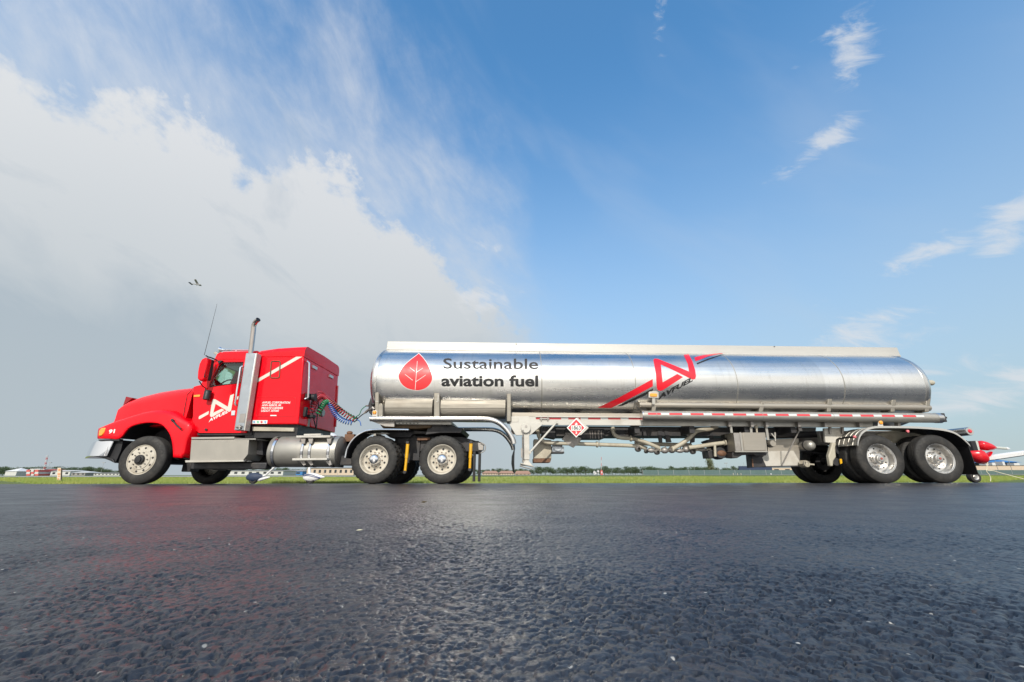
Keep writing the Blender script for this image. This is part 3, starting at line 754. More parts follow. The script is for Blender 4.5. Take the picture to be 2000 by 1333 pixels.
# door lettering and emblem
def z21(u, v): return (370 + u * .135, 670 + v * .135)
dm = on(.2085)
mk('emblem_bar', flat_poly([z21(*q) for q in [(132, 1085), (142, 1060), (282, 985), (275, 1032), (150, 1103), (135, 1102)]], dm), 'cream_vinyl', DOOR)
mk('emblem', flat_poly([z21(*q) for q in [(325, 860), (332, 832), (348, 815), (372, 815), (555, 925), (590, 762), (645, 738), (602, 978), (588, 995), (560, 996), (530, 975), (378, 882), (345, 1012), (468, 952), (506, 974), (330, 1072), (305, 1070), (296, 1045)]], dm), 'cream_vinyl', DOOR)
mk('lettering', text('AVFUEL', z21(278, 1150), z21(556, 1012), z21(292, 1098), dm, None, .03), 'white_vinyl', DOOR)
mk('emblem_tail', flat_poly([z21(*q) for q in [(660, 800), (712, 768), (704, 812), (655, 842)]], on(.2085)), 'cream_vinyl', DOOR)
mk('door_handle', pplate([z21(*q) for q in [(605, 980), (662, 978), (655, 1050), (600, 1052)]], .19, .03), 'chrome', DOOR, bevel=.006)
P('clearance_light', pplate([z21(*q) for q in [(62, 755), (152, 748), (150, 780), (58, 785)]], .20, .04), 'amber', bevel=.006)
P('door_bumper', pplate([z21(*q) for q in [(215, 1238), (250, 1238), (250, 1270), (215, 1270)]], .18, .06), 'black_plastic', bevel=.008)
# mirrors
def z1(u, v): return (170 + u * .2852, 580 + v * .2851)
MIR = P('mirror', pplate([z1(*q) for q in [(752, 560), (755, 510), (765, 460), (782, 425), (805, 415), (825, 415), (822, 450), (800, 555), (792, 573), (768, 577)]], -.12, .16), 'red_paint', bevel=.045, seg=4)
mk('mirror_glass', pplate([z1(*q) for q in [(812, 425), (826, 418), (803, 550), (792, 565)]], -.11, .24), 'black_plastic', MIR, bevel=.01)
P('mirror_arm', sep(ptube([(404, 697, .05), (412, 699, .1), (424, 704, .2)], .016, 8), ptube([(404, 696, .03), (402, 695, .0)], .014, 8), ptube([(389, 745, .0), (396, 755, .1), (401, 758, .18), (402, 764, .14), (402, 768, .1)], .012, 8), pplate([(424, 705), (430, 704), (434, 704.5), (427, 711)], .17, .04)), 'black_plastic', smooth=True)
P('spot_mirror', join(moved(lathe([(0, .04), (.01, .075), (.20, .075), (.23, .05), (.23, .0005)], 16, 'Z'), W(402.5, 781.5, .1)), moved(lathe([(.20, .078), (.215, .078)], 16, 'Z'), W(402.5, 781.5, .1))), 'black_plastic', smooth=True)
P('antenna', ptube([(399, 694, .1), (424, 594, .1)], [.006, .003], 6), 'dark_steel')
# roof fittings
hb = W(437.5, 683.5, .5)
P('air_horn', join(moved(lathe([(-.10, .075), (-.09, .07), (-.05, .038), (.05, .026), (.75, .022), (.76, .0005)], 16, 'X'), hb), box(hb.x + .3, hb.x + .34, .49, .51, zc_t, hb.z)), 'chrome', smooth=True)
for y in (.55, .95, YC, 1.5, 1.9): P('roof_light', ball((xr(430, 690), y, zc_t + .0), .05, 10, 6, (1.5, .8, .7)), 'amber' if y != .55 else 'satin', smooth=True)
P('visor_bracket', join(pplate([(416, 690), (421, 686), (426, 690), (423, 695)], .3, .25)), 'satin', bevel=.01)
# exhaust stack behind its heat shield
P('heat_shield', pplate([(480, 689.6), (501, 690), (476.6, 841), (456.5, 841)], -.03, .16), 'shield', bevel=.02, seg=3)
P('shield_edge', pplate([(500, 690), (502.2, 690), (478.2, 841), (476.2, 841)], -.036, .17), 'white_paint')
P('shield_mark', flat_poly([(469, 809), (480, 808), (477, 826), (466.5, 826)], on(-.034)), 'dull_steel')
P('shield_clamp', join(ptube([(462, 834, -.05), (472, 834.5, -.05)], .03, 8), ptube([(467, 830, -.06), (468, 839, -.06)], .02, 8)), 'dull_steel', smooth=True)
sp = [W(489, 700, .06), W(491, 680, .06), W(494.8, 648, .06), W(495.6, 638, .05), W(498.5, 630, .02), W(504.5, 624.5, -.03)]
P('exhaust_stack', tube(curve(sp, 5), .057, 18, False), 'stack_metal', smooth=True)
d_ = (curve(sp, 5)[-1] - curve(sp, 5)[-2]).normalized()
P('stack_outlet', tube([curve(sp, 5)[-1] - d_ * .02, curve(sp, 5)[-1] + d_ * .003], .053, 18), 'black_plastic')
P('grab_rail', ptube([(476.5, 715.5, .20), (473, 716, .1), (469.5, 718.5, .08), (459, 789, .08), (461, 791.5, .1), (466, 793, .2)], .023, 10), 'chrome', smooth=True)
# step / battery box
def z3(u, v): return (350 + u * .09, 830 + v * .09)
BB = P('battery_box', pplate([z3(*q) for q in [(262, 325), (1510, 318), (1490, 640), (1385, 775), (228, 775)]], .03, .62), 'box_front', bevel=.008)
mk('box_lid', pplate([z3(*q) for q in [(265, 270), (1195, 262), (1195, 305), (262, 318)]], .01, .6), 'satin', BB, bevel=.006)
mk('box_lid', pplate([z3(*q) for q in [(1200, 302), (1660, 298), (1655, 322), (1200, 322)]], .02, .5), 'satin', BB)
mk('box_step', pplate([z3(*q) for q in [(130, 772), (1385, 770), (1400, 798), (132, 820)]], -.02, .3), 'white_paint', BB, bevel=.004)
mk('box_latch', sep(ptube([(475, 898, .05), (484, 890, .12), (492, 887, .25)], .02, 8), ptube([(476, 900, .03), (482, 900, .03)], .02, 8)), 'dark_steel', BB, smooth=True)
mk('box_end', pplate([z3(*q) for q in [(1512, 325), (1800, 335), (1815, 660), (1600, 640)]], .35, .2), 'dark_steel', BB, bevel=.01)
P('under_step_pan', sep(pbox(372, 904, 520, 917, .25, .5), pbox(355, 905, 372, 922, .7, 1.0)), 'dark_steel', bevel=.02)
P('sleeper_sill', pplate([(492, 834), (574, 836), (573, 843), (493, 842)], .24, .06), 'cream_pipe', bevel=.006)
P('sleeper_underbody', join(box(W(482, 835, .3).x, W(582, 835, .3).x, .3, 2.1, 1.02, W(530, 828, .18).z - .01)), 'black_plastic')
# fuel tank
def z4(u, v): return (510 + u * .1, 830 + v * .1)
fz0, fz1 = W(600, 853.5, .36).z, W(600, 911, .36).z
FR = (fz0 - fz1) / 2 + .02; FC = Vector((0, .06 + FR, (fz0 + fz1) / 2))
fx0, fx1 = W(520.5, 880, .08).x, W(655, 880, .08).x
FT = P('fuel_tank', moved(lathe([(0, .0005), (0, FR - .03), (.012, FR - .012), (.03, FR), (fx1 - fx0 - .03, FR), (fx1 - fx0 - .008, FR - .01), (fx1 - fx0, FR - .03), (fx1 - fx0, .0005)], 48, 'X'), (fx0, FC.y, FC.z)), 'satin', smooth=True)
mk('tank_end', moved(lathe([(0, FR - .035), (.02, FR - .06), (.05, .10), (.055, .0005)], 40, 'X'), (fx1 - .002, FC.y, FC.z)), 'dull_steel', FT, smooth=True)
for u, wd in ((218, .055), (795, .05), (945, .05), (1310, .05)):
    x = W(510 + u * .1, 878, .06).x
    mk('tank_strap', moved(lathe([(-wd / 2, FR + .001), (-wd / 2, FR + .009), (wd / 2, FR + .009), (wd / 2, FR + .001)], 48, 'X'), (x, FC.y, FC.z)), 'chrome', FT, smooth=True)
    for e in (-wd / 2 - .004, wd / 2 + .004): mk('strap_edge', moved(lathe([(e - .004, FR), (e - .004, FR + .006), (e + .004, FR + .006), (e + .004, FR)], 40, 'X'), (x, FC.y, FC.z)), 'black_plastic', FT)
mk('tank_step', pplate([z4(*q) for q in [(685, 212), (1355, 205), (1352, 250), (685, 252)]], -.02, .22), 'white_paint', FT, bevel=.005)
mk('tank_step', pplate([z4(*q) for q in [(605, 655), (1285, 648), (1285, 690), (605, 698)]], -.08, .22), 'white_paint', FT, bevel=.005)
mk('tank_step', pplate([z4(*q) for q in [(832, 180), (1165, 172), (1163, 203), (832, 210)]], .25, .12), 'white_paint', FT, bevel=.004)
for u in (815, 960, 1320): mk('step_bracket', sep(pplate([z4(*q) for q in [(u - 42, 262), (u + 55, 258), (u + 35, 370), (u - 25, 372)]], .02, .05), pplate([z4(*q) for q in [(u - 80, 700), (u + 30, 700), (u + 60, 780), (u + 10, 800)]], .03, .05)), 'dull_steel', FT, bevel=.004)
P('tank_cradle', sep(box(fx0 + 1.5, fx1 - .1, .2, .85, .36, .46), box(fx1, fx1 + .35, .35, .8, .40, .62)), 'dark_steel', bevel=.02)
# quarter fenders, mud gear and fifth wheel
def zz3(u, v): return (640 + u * .16, 780 + v * .16)
qf = curve([W(*zz3(u, v), 0.0) for u, v in [(215, 720), (245, 600), (320, 485), (430, 405), (560, 378), (760, 375), (990, 378)]], 5)
P('quarter_fender', loft([[p + Vector((0, .0, 0)), p + Vector((0, .62, 0)), p + Vector((0, .62, .018)), p + Vector((0, 0, .022))] for p in qf], True, True), 'dark_steel', smooth=True)
P('fender_edge', tube([p + Vector((0, -.006, .008)) for p in qf], .018, 8), 'chrome', smooth=True)
P('fender_hanger', sep(box(W(730, 848, .1).x, W(730, 848, .1).x + .05, .1, .8, 1.05, 1.1), pplate([zz3(*q) for q in [(430, 420), (720, 410), (760, 425), (600, 435)]], .3, .03)), 'satin')
P('fifth_wheel', join(pplate([zz3(*q) for q in [(640, 380), (1060, 380), (1220, 395), (1190, 425), (1040, 425), (1010, 470), (760, 470)]], .55, 1.3), pbox(775, 850, 812, 868, .7, 1.75)), 'dark_steel', bevel=.015)
P('chassis_tail', sep(pplate([zz3(*q) for q in [(820, 440), (1260, 455), (1640, 460), (1880, 530), (1880, 640), (1080, 640), (820, 640)]], .72, .10), pplate([zz3(*q) for q in [(820, 440), (1260, 455), (1640, 460), (1880, 530), (1880, 640), (1080, 640), (820, 640)]], 1.64, .10)), 'dark_steel', bevel=.01)
P('spring_hanger', sep(pbox(800, 855, 820, 900, .68, .8), pbox(775, 870, 800, 905, .7, .8)), 'dark_steel', bevel=.01)
P('cross_tube', join(pplate([zz3(*q) for q in [(1090, 470), (1245, 468), (1248, 500), (1092, 505)]], .60, .1)), 'rust', bevel=.01)
for pts_ in ([(978, 545), (970, 640), (962, 720), (945, 880)], [(1750, 540), (1742, 640), (1740, 720), (1735, 850)]):
    q = [W(*zz3(u, v), .36) for u, v in pts_]
    SH = P('shock_absorber', join(tube([q[0], q[2]], .040, 14), tube([q[2], q[3]], .032, 14)), 'yellow', smooth=True)
    mk('shock_eye', sep(tube([q[3] + Vector((0, -.05, -.02)), q[3] + Vector((0, .05, -.02))], .035, 10), tube([q[0] + Vector((0, -.05, .03)), q[0] + Vector((0, .05, .03))], .035, 10)), 'dark_steel', SH, smooth=True)
P('rear_bracket', sep(pplate([zz3(*q) for q in [(1830, 530), (1905, 545), (1900, 625), (1840, 625)]], .55, .14), ptube([(938, 864, .5), (947, 870, .5), (947, 880, .5), (938, 886, .5)], .012, 6, 4)), 'dull_steel', bevel=.01)
for u in (1785, 1850): P('mud_flap_stay', join(pbox(640 + (u - 14) * .16, 882, 640 + (u + 16) * .16, 941, .30 if u < 1800 else .5, .42 if u < 1800 else .62)), 'flap_rubber', bevel=.006)
P('tail_valve', join(moved(ball((0, 0, 0), .06, 10, 6, (1.3, 1, .8)), W(683, 846, .7)), box(W(676, 850, .7).x, W(690, 850, .7).x + .05, .62, .80, .96, W(683, 849, .7).z)), 'rust', smooth=True)
# coiled air lines
def coil(a, b, c_, d, turns, r, wr, ph, mat):
    pts_ = []; n_ = turns * 9
    for i in range(n_ + 1):
        t = i / n_; p = (1 - t) ** 3 * a + 3 * (1 - t) ** 2 * t * b + 3 * (1 - t) * t * t * c_ + t ** 3 * d
        tg = (3 * (1 - t) ** 2 * (b - a) + 6 * (1 - t) * t * (c_ - b) + 3 * t * t * (d - c_)).normalized()
        s_ = tg.cross(Vector((0, 1, 0.01))).normalized(); u_ = s_.cross(tg)
        an = 2 * math.pi * turns * t + ph
        pts_.append(p + (s_ * math.cos(an) + u_ * math.sin(an)) * r)
    return tube(pts_, wr, 5)
c0 = [Vector((xrear(800) + .08, .62, W(600, 805, .6).z)), W(632, 770, .95), W(636, 795, 1.1), W(693, 822, 1.1)]
P('coiled_hose', coil(c0[0], c0[1] + Vector((-.05, -.1, .35)), c0[2] + Vector((.0, 0, .05)), c0[3], 30, .060, .016, 0, 'red_hose'), 'red_hose', smooth=True)
P('coiled_hose', coil(c0[0] + Vector((.1, .12, -.06)), c0[1] + Vector((.12, .05, .18)), c0[2] + Vector((.08, .05, -.05)), c0[3] + Vector((.02, .04, .03)), 26, .062, .016, 2, 'green_hose'), 'green_hose', smooth=True)
P('coiled_hose', coil(W(640, 780, 1.0), W(650, 800, 1.0), W(655, 825, 1.05), W(690, 826, 1.1), 18, .060, .015, 1, 'blue_hose'), 'blue_hose', smooth=True)
P('air_line', ptube([(692, 825, 1.1), (703, 814, 1.0), (714, 806, .9), (722, 801, .8)], .012, 6, 4), 'black_hose')
P('air_line', ptube([(688, 825, 1.1), (695, 815, 1.0), (702, 810, .9), (706, 801, .85), (714, 794, .8), (722, 793, .8)], .011, 6, 4), 'green_hose')
P('air_line', ptube([(698, 820, 1.0), (703, 824, .95), (705, 832, .95)], .012, 6, 4), 'blue_hose')
P('air_line', ptube([(617, 836, .9), (612, 815, .75), (608, 790, .7), (618, 775, .75), (622, 790, .85), (620, 810, .9), (618, 838, .95)], .014, 6, 4), 'black_hose')
P('air_line', ptube([(597, 806, .5), (600, 790, .6), (612, 772, .7), (628, 766, .8), (640, 778, .95)], .016, 6, 5), 'red_hose')
P('glad_hand', join(ptube([(714, 806, .9), (721, 800, .85)], .03, 8), ptube([(710, 808, .9), (714, 806, .9)], .022, 8)), 'dull_steel', smooth=True)

# ================================================================== tank trailer
K = thing('tank_trailer', 'long polished aluminium fuel tank trailer with red leaf emblem on its side', 'trailer', (3.5, YC, 0))
def Q(name, vf, mat, parent=None, **k): return mk(name, vf, mat, parent or K, **k)
def z4(u, v): return (690 + u * .2, 640 + v * .2)
def z5(u, v): return (940 + u * .15, 780 + v * .15)
def z6(u, v): return (1150 + u * .15, 660 + v * .15)
def z7(u, v): return (1200 + u * .17, 780 + v * .17)
def z7b(u, v): return (1380 + u * .15, 830 + v * .15)
def z8(u, v): return (1500 + u * .25, 780 + v * .25)
def z8b(u, v): return (1640 + u * .16, 820 + v * .16)
XT1, XT2 = W(1724, 899, 0).x, W(1839, 899, 0).x
for s_ in (-1, 1):
    for x in (XT1, XT2): wheel(K, x, s_, 'trailer', True, False)
# barrel: elliptical section, axis falling gently to the rear
TA, TB = 1.20, .93
zl = W(757, 684, .78).z - .865; zr = W(1740, 695, .78).z - .865
xl, xr_ = W(757, 684, .78).x, W(1740, 695, .78).x
SL = (zr - zl) / (xr_ - xl)
def tz(x): return zl + (x - xl) * SL
X0, X1 = W(728, 770, .06).x, 9.86
def tring(x, k=1.0, n=96): return [(x, YC - TA * k * math.cos(2 * math.pi * i / n), tz(x) + TB * k * math.sin(2 * math.pi * i / n)) for i in range(n)]
xs_ = [X0 + (X1 - X0) * i / 60 for i in range(61)]
dome = [(math.sin(rad(a)), math.cos(rad(a))) for a in (12, 25, 38, 50, 62, 74, 84)]
rings = [tring(X0 - .22 * s_, c_ ** .55) for s_, c_ in reversed(dome)] + [tring(x) for x in xs_] + [tring(X1 + .36 * s_, c_ ** .75) for s_, c_ in dome]
TK = Q('tank', loft(rings, True, True), 'tank', smooth=True, angle=60)
for px in (1058, 1240, 1438, 1645): 
    x = W(px, 740, .05).x; a, b = tring(x - .012, 1.0015), tring(x + .012, 1.0015)
    Q('weld_band', loft([tring(x - .012, 1.0), a, b, tring(x + .012, 1.0)], True, False), 'satin', TK, smooth=True)
for x in (X0 + .03, X1 - .02):
    Q('rim_band', loft([tring(x - .035, 1.0), tring(x - .03, 1.006), tring(x + .03, 1.006), tring(x + .035, 1.0)], True, False), 'polished', TK, smooth=True)
def hit(px, py, lift=.004):
    """where the photo point lies on the barrel"""
    d = ray(px, py); o_ = CAM; a, b = TA + lift, TB + lift
    # solve ((y-YC)/a)^2 + ((z-tz(x))/b)^2 = 1
    z0 = o_.z - tz(o_.x); dz = d.z - SL * d.x; y0 = o_.y - YC; dy = d.y
    A_ = (dy / a) ** 2 + (dz / b) ** 2; B_ = 2 * (y0 * dy / a ** 2 + z0 * dz / b ** 2); C_ = (y0 / a) ** 2 + (z0 / b) ** 2 - 1
    disc = B_ * B_ - 4 * A_ * C_
    t = (-B_ - math.sqrt(max(disc, 0))) / (2 * A_)
    return o_ + d * t
def decal(name, poly, mat, lift=.004, parent=TK): return mk(name, flat_poly(poly, lambda x, y: hit(x, y, lift), 2.0), mat, parent, smooth=True)
# leaf emblem and words
leaf = [z4(p.x, p.y) for p in curve([Vector((u, v, 0)) for u, v in [(640, 254), (690, 308), (738, 388), (769, 480), (757, 540), (712, 588), (655, 610), (602, 612), (525, 592), (468, 545), (443, 480), (460, 428), (500, 372), (555, 320), (605, 282), (640, 254)]], 4)[:-1]]
cx_, cy_ = z4(606, 450)
LF = decal('leaf_border', [(cx_ + (x - cx_) * 1.03, cy_ + (y - cy_) * 1.03) for x, y in leaf], 'white_vinyl', .003)
LF2 = decal('leaf_emblem', leaf, 'leaf_red', .005)
def stroke(a, b, wd):
    (x0, y0), (x1, y1) = z4(*a), z4(*b); dx, dy = x1 - x0, y1 - y0; l_ = math.hypot(dx, dy); nx, ny = -dy / l_ * wd, dx / l_ * wd
    return [(x0 + nx * .6, y0 + ny * .6), (x1 + nx, y1 + ny), (x1 - nx, y1 - ny), (x0 - nx * .6, y0 - ny * .6)]
for a, b in (((625, 328), (604, 608)), ((678, 398), (612, 440)), ((708, 464), (608, 532)), ((551, 391), (600, 428)), ((504, 457), (580, 516))):
    decal('leaf_vein', stroke(a, b, .5), 'white_vinyl', .008, LF2)
mk('lettering', text('Sustainable', z4(878, 404), z4(1806, 408), z4(878, 300), lambda x, y: hit(x, y, .004), 2.0, .012), 'grey_vinyl', TK, smooth=True)
mk('lettering', text('aviation fuel', z4(860, 577), z4(1806, 580), z4(860, 462), lambda x, y: hit(x, y, .004), 2.0, .032), 'black_vinyl', TK, smooth=True)
# red emblem with its sweeping stripes
big_e = [(842, 290), (850, 276), (870, 272), (900, 276), (1100, 355), (1306, 441), (1290, 340), (1235, 222), (1300, 212), (1350, 310), (1385, 420), (1396, 500), (1386, 538), (1350, 545), (1160, 450), (938, 345), (962, 582), (1152, 472), (1228, 512), (962, 685), (930, 692), (900, 685), (886, 655), (876, 480)]
decal('emblem', [z6(*q) for q in big_e], 'red_vinyl', .005)
decal('stripe', [z6(*q) for q in [(118, 914), (400, 778), (640, 645), (832, 538), (834, 632), (640, 738), (420, 852), (290, 916)]], 'red_vinyl')
decal('stripe', [z6(*q) for q in [(1374, 256), (1500, 224), (1650, 205), (1830, 194), (1700, 212), (1560, 240), (1390, 306)]], 'red_vinyl')
decal('pinstripe', [z6(*q) for q in [(838, 660), (700, 732), (560, 802), (370, 895), (445, 884), (600, 815), (740, 748), (834, 690)]], 'black_vinyl')
decal('pinstripe', [z6(*q) for q in [(1405, 330), (1560, 270), (1700, 227), (1770, 211), (1700, 236), (1560, 286), (1412, 346)]], 'black_vinyl')
mk('lettering', text('AVFUEL', z6(905, 812), z6(1352, 568), z6(925, 738), lambda x, y: hit(x, y, .006), 2.0, .045), 'black_vinyl', TK, smooth=True)
# overturn rail on the crown
def yz_x(poly, x0, x1, s0=0, s1=0):
    return loft([[(x0, y, z) for y, z in poly], [(x1, y, z + s1) for y, z in poly]], True, True)
for yr in (.74, 1.62):
    a0, a1 = W(757, 667, .74), W(1752, 679, .74); b0, b1 = W(754.5, 684, .74), W(1760, 697, .74)
    vf = prism([a0, a1, b1 + Vector((0, 0, -.03)), b0 + Vector((0, 0, -.05))], .035)
    R_ = Q('overturn_rail', moved(vf, (0, yr - .74, 0)), 'bright_rail', bevel=.006)
    t0, t1 = W(755, 681.5, .73), W(1759, 694.5, .73)
    mk('rail_foot', moved(prism([t0, t1, t1 - Vector((0, 0, .022)), t0 - Vector((0, 0, .022))], .05), (0, yr - .745, 0)), 'bright_rail', R_)
for xa, xb in ((W(757, 675, .74).x, .04), (W(1752, 688, .74).x - .04, .04)): 
    zt = W(757, 668, .74).z if xa < 0 else W(1752, 680, .74).z
    Q('rail_end', box(xa, xa + xb, .775, 1.62, zt - .22, zt - .01), 'bright_rail')
for px, py in ((1008, 672.5), (1512, 677.5)): Q('rail_eye', moved(lathe([(0, .012), (-.02, .012), (-.02, .0005)], 8), W(px, py, .74)), 'dark_steel')
Q('manhole_cover', list([moved(lathe([(0, .26), (.10, .26), (.12, .22), (.12, .0005)], 20, 'Z'), (x, YC, tz(x) + TB - .01)) for x in (-1.5, 1.5, 4.5, 7.5)]), 'polished', smooth=True)
vc = W(1820, 748, .85)
Q('head_vent', moved(lathe([(-.30, .07), (.06, .07), (.09, .055), (.10, .0005)], 18, 'X'), vc - Vector((.06, 0, 0))), 'cream_pipe', smooth=True)
# lower side trays (left) and their ribs
def tray(px0, px1, ytop, ymid, ybot, Y=.20):
    xm = (px0 + px1) / 2; z_ = lambda py, Yq=Y: W(xm, py, Yq).z
    x0, x1 = W(px0, ymid, Y).x, W(px1, ymid, Y).x
    prof = [(Y + .38, z_(ytop) + .03), (Y + .16, z_(ytop) + .012), (Y + .07, z_(ytop) - .008), (Y + .02, z_(ytop + 5)), (Y, z_(ymid - 6)), (Y, z_(ymid)), (Y + .012, z_(ymid + .6)), (Y + .015, z_(ymid + 5)), (Y + .05, z_(ybot - 4)), (Y + .12, z_(ybot) + .0), (Y + .38, z_(ybot) - .02)]
    return loft([[(x0, y, z) for y, z in prof], [(x1, y, z) for y, z in prof]], True, True)
Q('side_tray', tray(751, 844, 775, 797, 812), 'tray', smooth=True, angle=30)
Q('side_tray', tray(860, 987, 777, 798, 813), 'tray', smooth=True, angle=30)
def rib(px, wd, ytop, ybot, lean=0, Y=.13):
    pts_ = [(px - wd, ybot), (px - wd - lean, ytop + 5), (px - wd * .8 - lean, ytop + 1.5), (px - wd * .3 - lean, ytop), (px + wd * .3 - lean, ytop), (px + wd * .8 - lean, ytop + 1.5), (px + wd - lean, ytop + 5), (px + wd, ybot)]
    vf = pplate(pts_, Y, .45)
    return vf
for px, wd, yt, yb in ((736, 4, 752, 813), (743, 5, 788, 814), (853, 6, 762, 815), (994, 4.5, 764, 824)):
    Q('tank_rib', rib(px, wd, yt, yb), 'tray', bevel=.018)
Q('rib_seam', sep(pbox(852, 784.2, 856, 785.8, .12, .15), pbox(855, 771, 856.4, 786, .12, .15), pbox(733, 783.5, 739, 785, .12, .15)), 'white_paint')
# nose gear: lamp, regulator bracket, air fittings
ML = Q('marker_lamp_plate', pplate([(727, 806), (728, 802), (735, 801.5), (737, 805), (737, 813), (727, 813)], .10, .03), 'white_paint', bevel=.004)
mk('marker_lens', moved(lathe([(0, .045), (-.02, .042), (-.035, .025), (-.038, .0005)], 16), W(731.7, 806.3, .10)), 'amber', ML, smooth=True)
Q('nose_box', sep(pplate([(727, 768), (730, 778), (731, 800), (726, 812), (720, 806), (719, 790)], .55, .5), pbox(724, 787, 731, 792, .25, .5)), 'black_plastic', bevel=.02)
Q('air_fitting', sep(ptube([(722, 801, .6), (728, 798, .5)], .035, 8), ptube([(727, 796, .3), (731, 800, .3)], .03, 8), ptube([(715, 793, .8), (722, 793, .7)], .02, 8)), 'dull_steel', smooth=True)
# bent bottom rails, one each side
bpts = [(722, 817.6), (760, 817.7), (850, 818), (925, 818), (945, 818.3), (960, 820), (974, 825.5), (986, 835.5), (995, 847), (1001, 858), (1003.5, 867)]
def rail(dy):
    c_ = curve([W(x, y, .06) for x, y in bpts], 3); rings = []
    for i, p in enumerate(c_):
        a = c_[max(i - 1, 0)]; b = c_[min(i + 1, len(c_) - 1)]; t = (b - a).normalized(); nrm = Vector((-t.z, 0, t.x)).normalized()
        h = .062
        rings.append([p + nrm * (h * math.sin(rad(q)) * (1 if abs(math.sin(rad(q))) > 0 else 1)) + Vector((0, .05 - .062 * math.cos(rad(q)) + dy, 0)) for q in range(0, 360, 24)])
    return loft(rings, True, True)
for dy in (0, 2.24): Q('bottom_rail', rail(dy), 'polished', smooth=True, angle=60)
Q('nose_gusset', pplate([(724, 822.5), (770, 822.5), (770, 834), (752, 833)], .16, .04), 'dull_steel')
Q('coupler_beam', pplate([(743, 822), (882, 823.5), (882, 830), (752, 829)], .22, 1.9), 'satin', bevel=.006)
for i in range(9): Q('beam_slot', pbox(757 + i * 7.2, 826, 759.4 + i * 7.2, 828, .216, .23), 'dark_steel')
Q('king_pin_plate', pplate([(742, 829.5), (845, 830), (840, 836), (812, 838), (748, 837)], .34, 1.7), 'grease', bevel=.012)
Q('coupler_housing', join(pplate([(838, 829.5), (880, 826), (890, 834), (905, 838), (900, 846), (860, 846), (830, 850)], .40, 1.5), ptube([(870, 832, .3), (872, 824, .3)], .05, 10)), 'dark_steel', bevel=.015)
# frame and landing gear
FB = Q('frame_beam', pplate([(998, 814), (1256, 815.5), (1256, 831.5), (998, 830.5)], .24, .10), 'white_paint', bevel=.005)
mk('beam_lip', pplate([(1046, 813.2), (1256, 814.2), (1256, 816), (1046, 815)], .19, .06), 'white_paint', FB)
Q('frame_beam', pplate([(1246, 817.5), (1705, 822), (1705, 835), (1246, 832)], .30, .10), 'satin', bevel=.005)
Q('frame_beam', moved(pplate([(998, 814), (1705, 818), (1705, 836), (998, 833)], .24, .10), (0, 1.88, 0)), 'dull_steel', bevel=.005)
Q('frame_skirt', pplate([(998, 806), (1250, 808), (1250, 815), (998, 814)], .36, .05), 'brushed', bevel=.004)
Q('cross_beam', sep(*[box(x, x + .12, .34, 2.1, 1.12, 1.32) for x in (.3, 1.6, 2.9, 4.2, 5.5, 6.6)]), 'dark_steel')
Q('belly_pan', box(1.1, 6.6, .9, 1.6, 1.10, 1.30), 'dark_steel')
for i in range(7):
    for a, mt in ((0, 'tape_red'), (24, 'tape_silver')):
        p0 = [1047, 1072, 1110, 1149, 1188, 1228][i] if i < 6 else None
        if p0 is None or (a and i in (0, 5)): continue
        wd = 24 if not a else 14; p0 = p0 + (a if a else 0)
        mk('reflector_tape', pplate([(p0, 815.6 + i * .05), (p0 + wd, 815.8 + i * .05), (p0 + wd, 819.6 + i * .05), (p0, 819.4 + i * .05)], .236, .003), mt, FB)
Q('beam_hinge', sep(pbox(1054, 817, 1073, 819.5, .21, .24), pbox(1056, 812, 1058, 822, .20, .24), pbox(1069, 812, 1071, 822, .20, .24)), 'dull_steel', bevel=.003)
LG = Q('landing_leg_mount', pplate([z5(*q) for q in [(368, 225), (620, 222), (640, 305), (790, 308), (800, 330), (640, 468), (450, 470), (375, 345)]], .20, .06), 'white_paint', bevel=.006)
mk('mount_hatch', pplate([z5(*q) for q in [(395, 240), (488, 240), (488, 298), (395, 298)]], .194, .01), 'satin', LG, bevel=.003)
LL = Q('landing_leg', join(pbox(1023.5, 838, 1034, 898, .17, .31), pbox(1025, 896, 1033, 906, .19, .29)), 'white_paint', bevel=.006)
mk('leg_gearbox', moved(lathe([(0, .0005), (0, .105), (.015, .112), (.06, .112), (.06, .05)], 24), W(1027, 836.5, .11)), 'white_paint', LL, smooth=True)
mk('leg_gearbox', moved(lathe([(-.012, .0005), (-.012, .03), (0, .03)], 14), W(1027.5, 833, .11)), 'dull_steel', LL)
mk('leg_crank', sep(ptube([(1021.5, 840, .08), (1021, 903, .08)], .014, 8), pbox(1017.5, 876, 1021, 894, .1, .16)), 'dull_steel', LL, smooth=True)
for a, b, mt in (((1016.5, 904.5), (1043, 911), 'satin'), ((1015.5, 909), (1039, 915.5), 'dull_steel')):
    pa, pb = W(*a, .10), W(*b, .10); mk('leg_foot', prism([pa, pb, pb - Vector((.0, 0, .022)), pa - Vector((0, 0, .022))], .28), mt, LL, bevel=.005)
mk('foot_bracket', pplate([(1023, 902), (1034, 902), (1041, 911), (1019, 906)], .18, .12), 'white_paint', LL, bevel=.004)
BR = Q('leg_brace', ptube([(1034.5, 884.5, .2), (1088, 824.5, .2)], .024, 10), 'white_paint', smooth=True)
mk('brace_pin', sep(moved(lathe([(0, .0005), (0, .03), (.05, .03)], 12), W(1035, 884.5, .16)), moved(lathe([(0, .0005), (0, .03), (.05, .03)], 12), W(1088, 825, .16))), 'satin', BR)
Q('landing_leg', moved(join(pbox(1023.5, 838, 1034, 898, .17, .31), pbox(1020, 902, 1040, 906, .12, .36)), (0, 1.94, 0)), 'white_paint', bevel=.006)
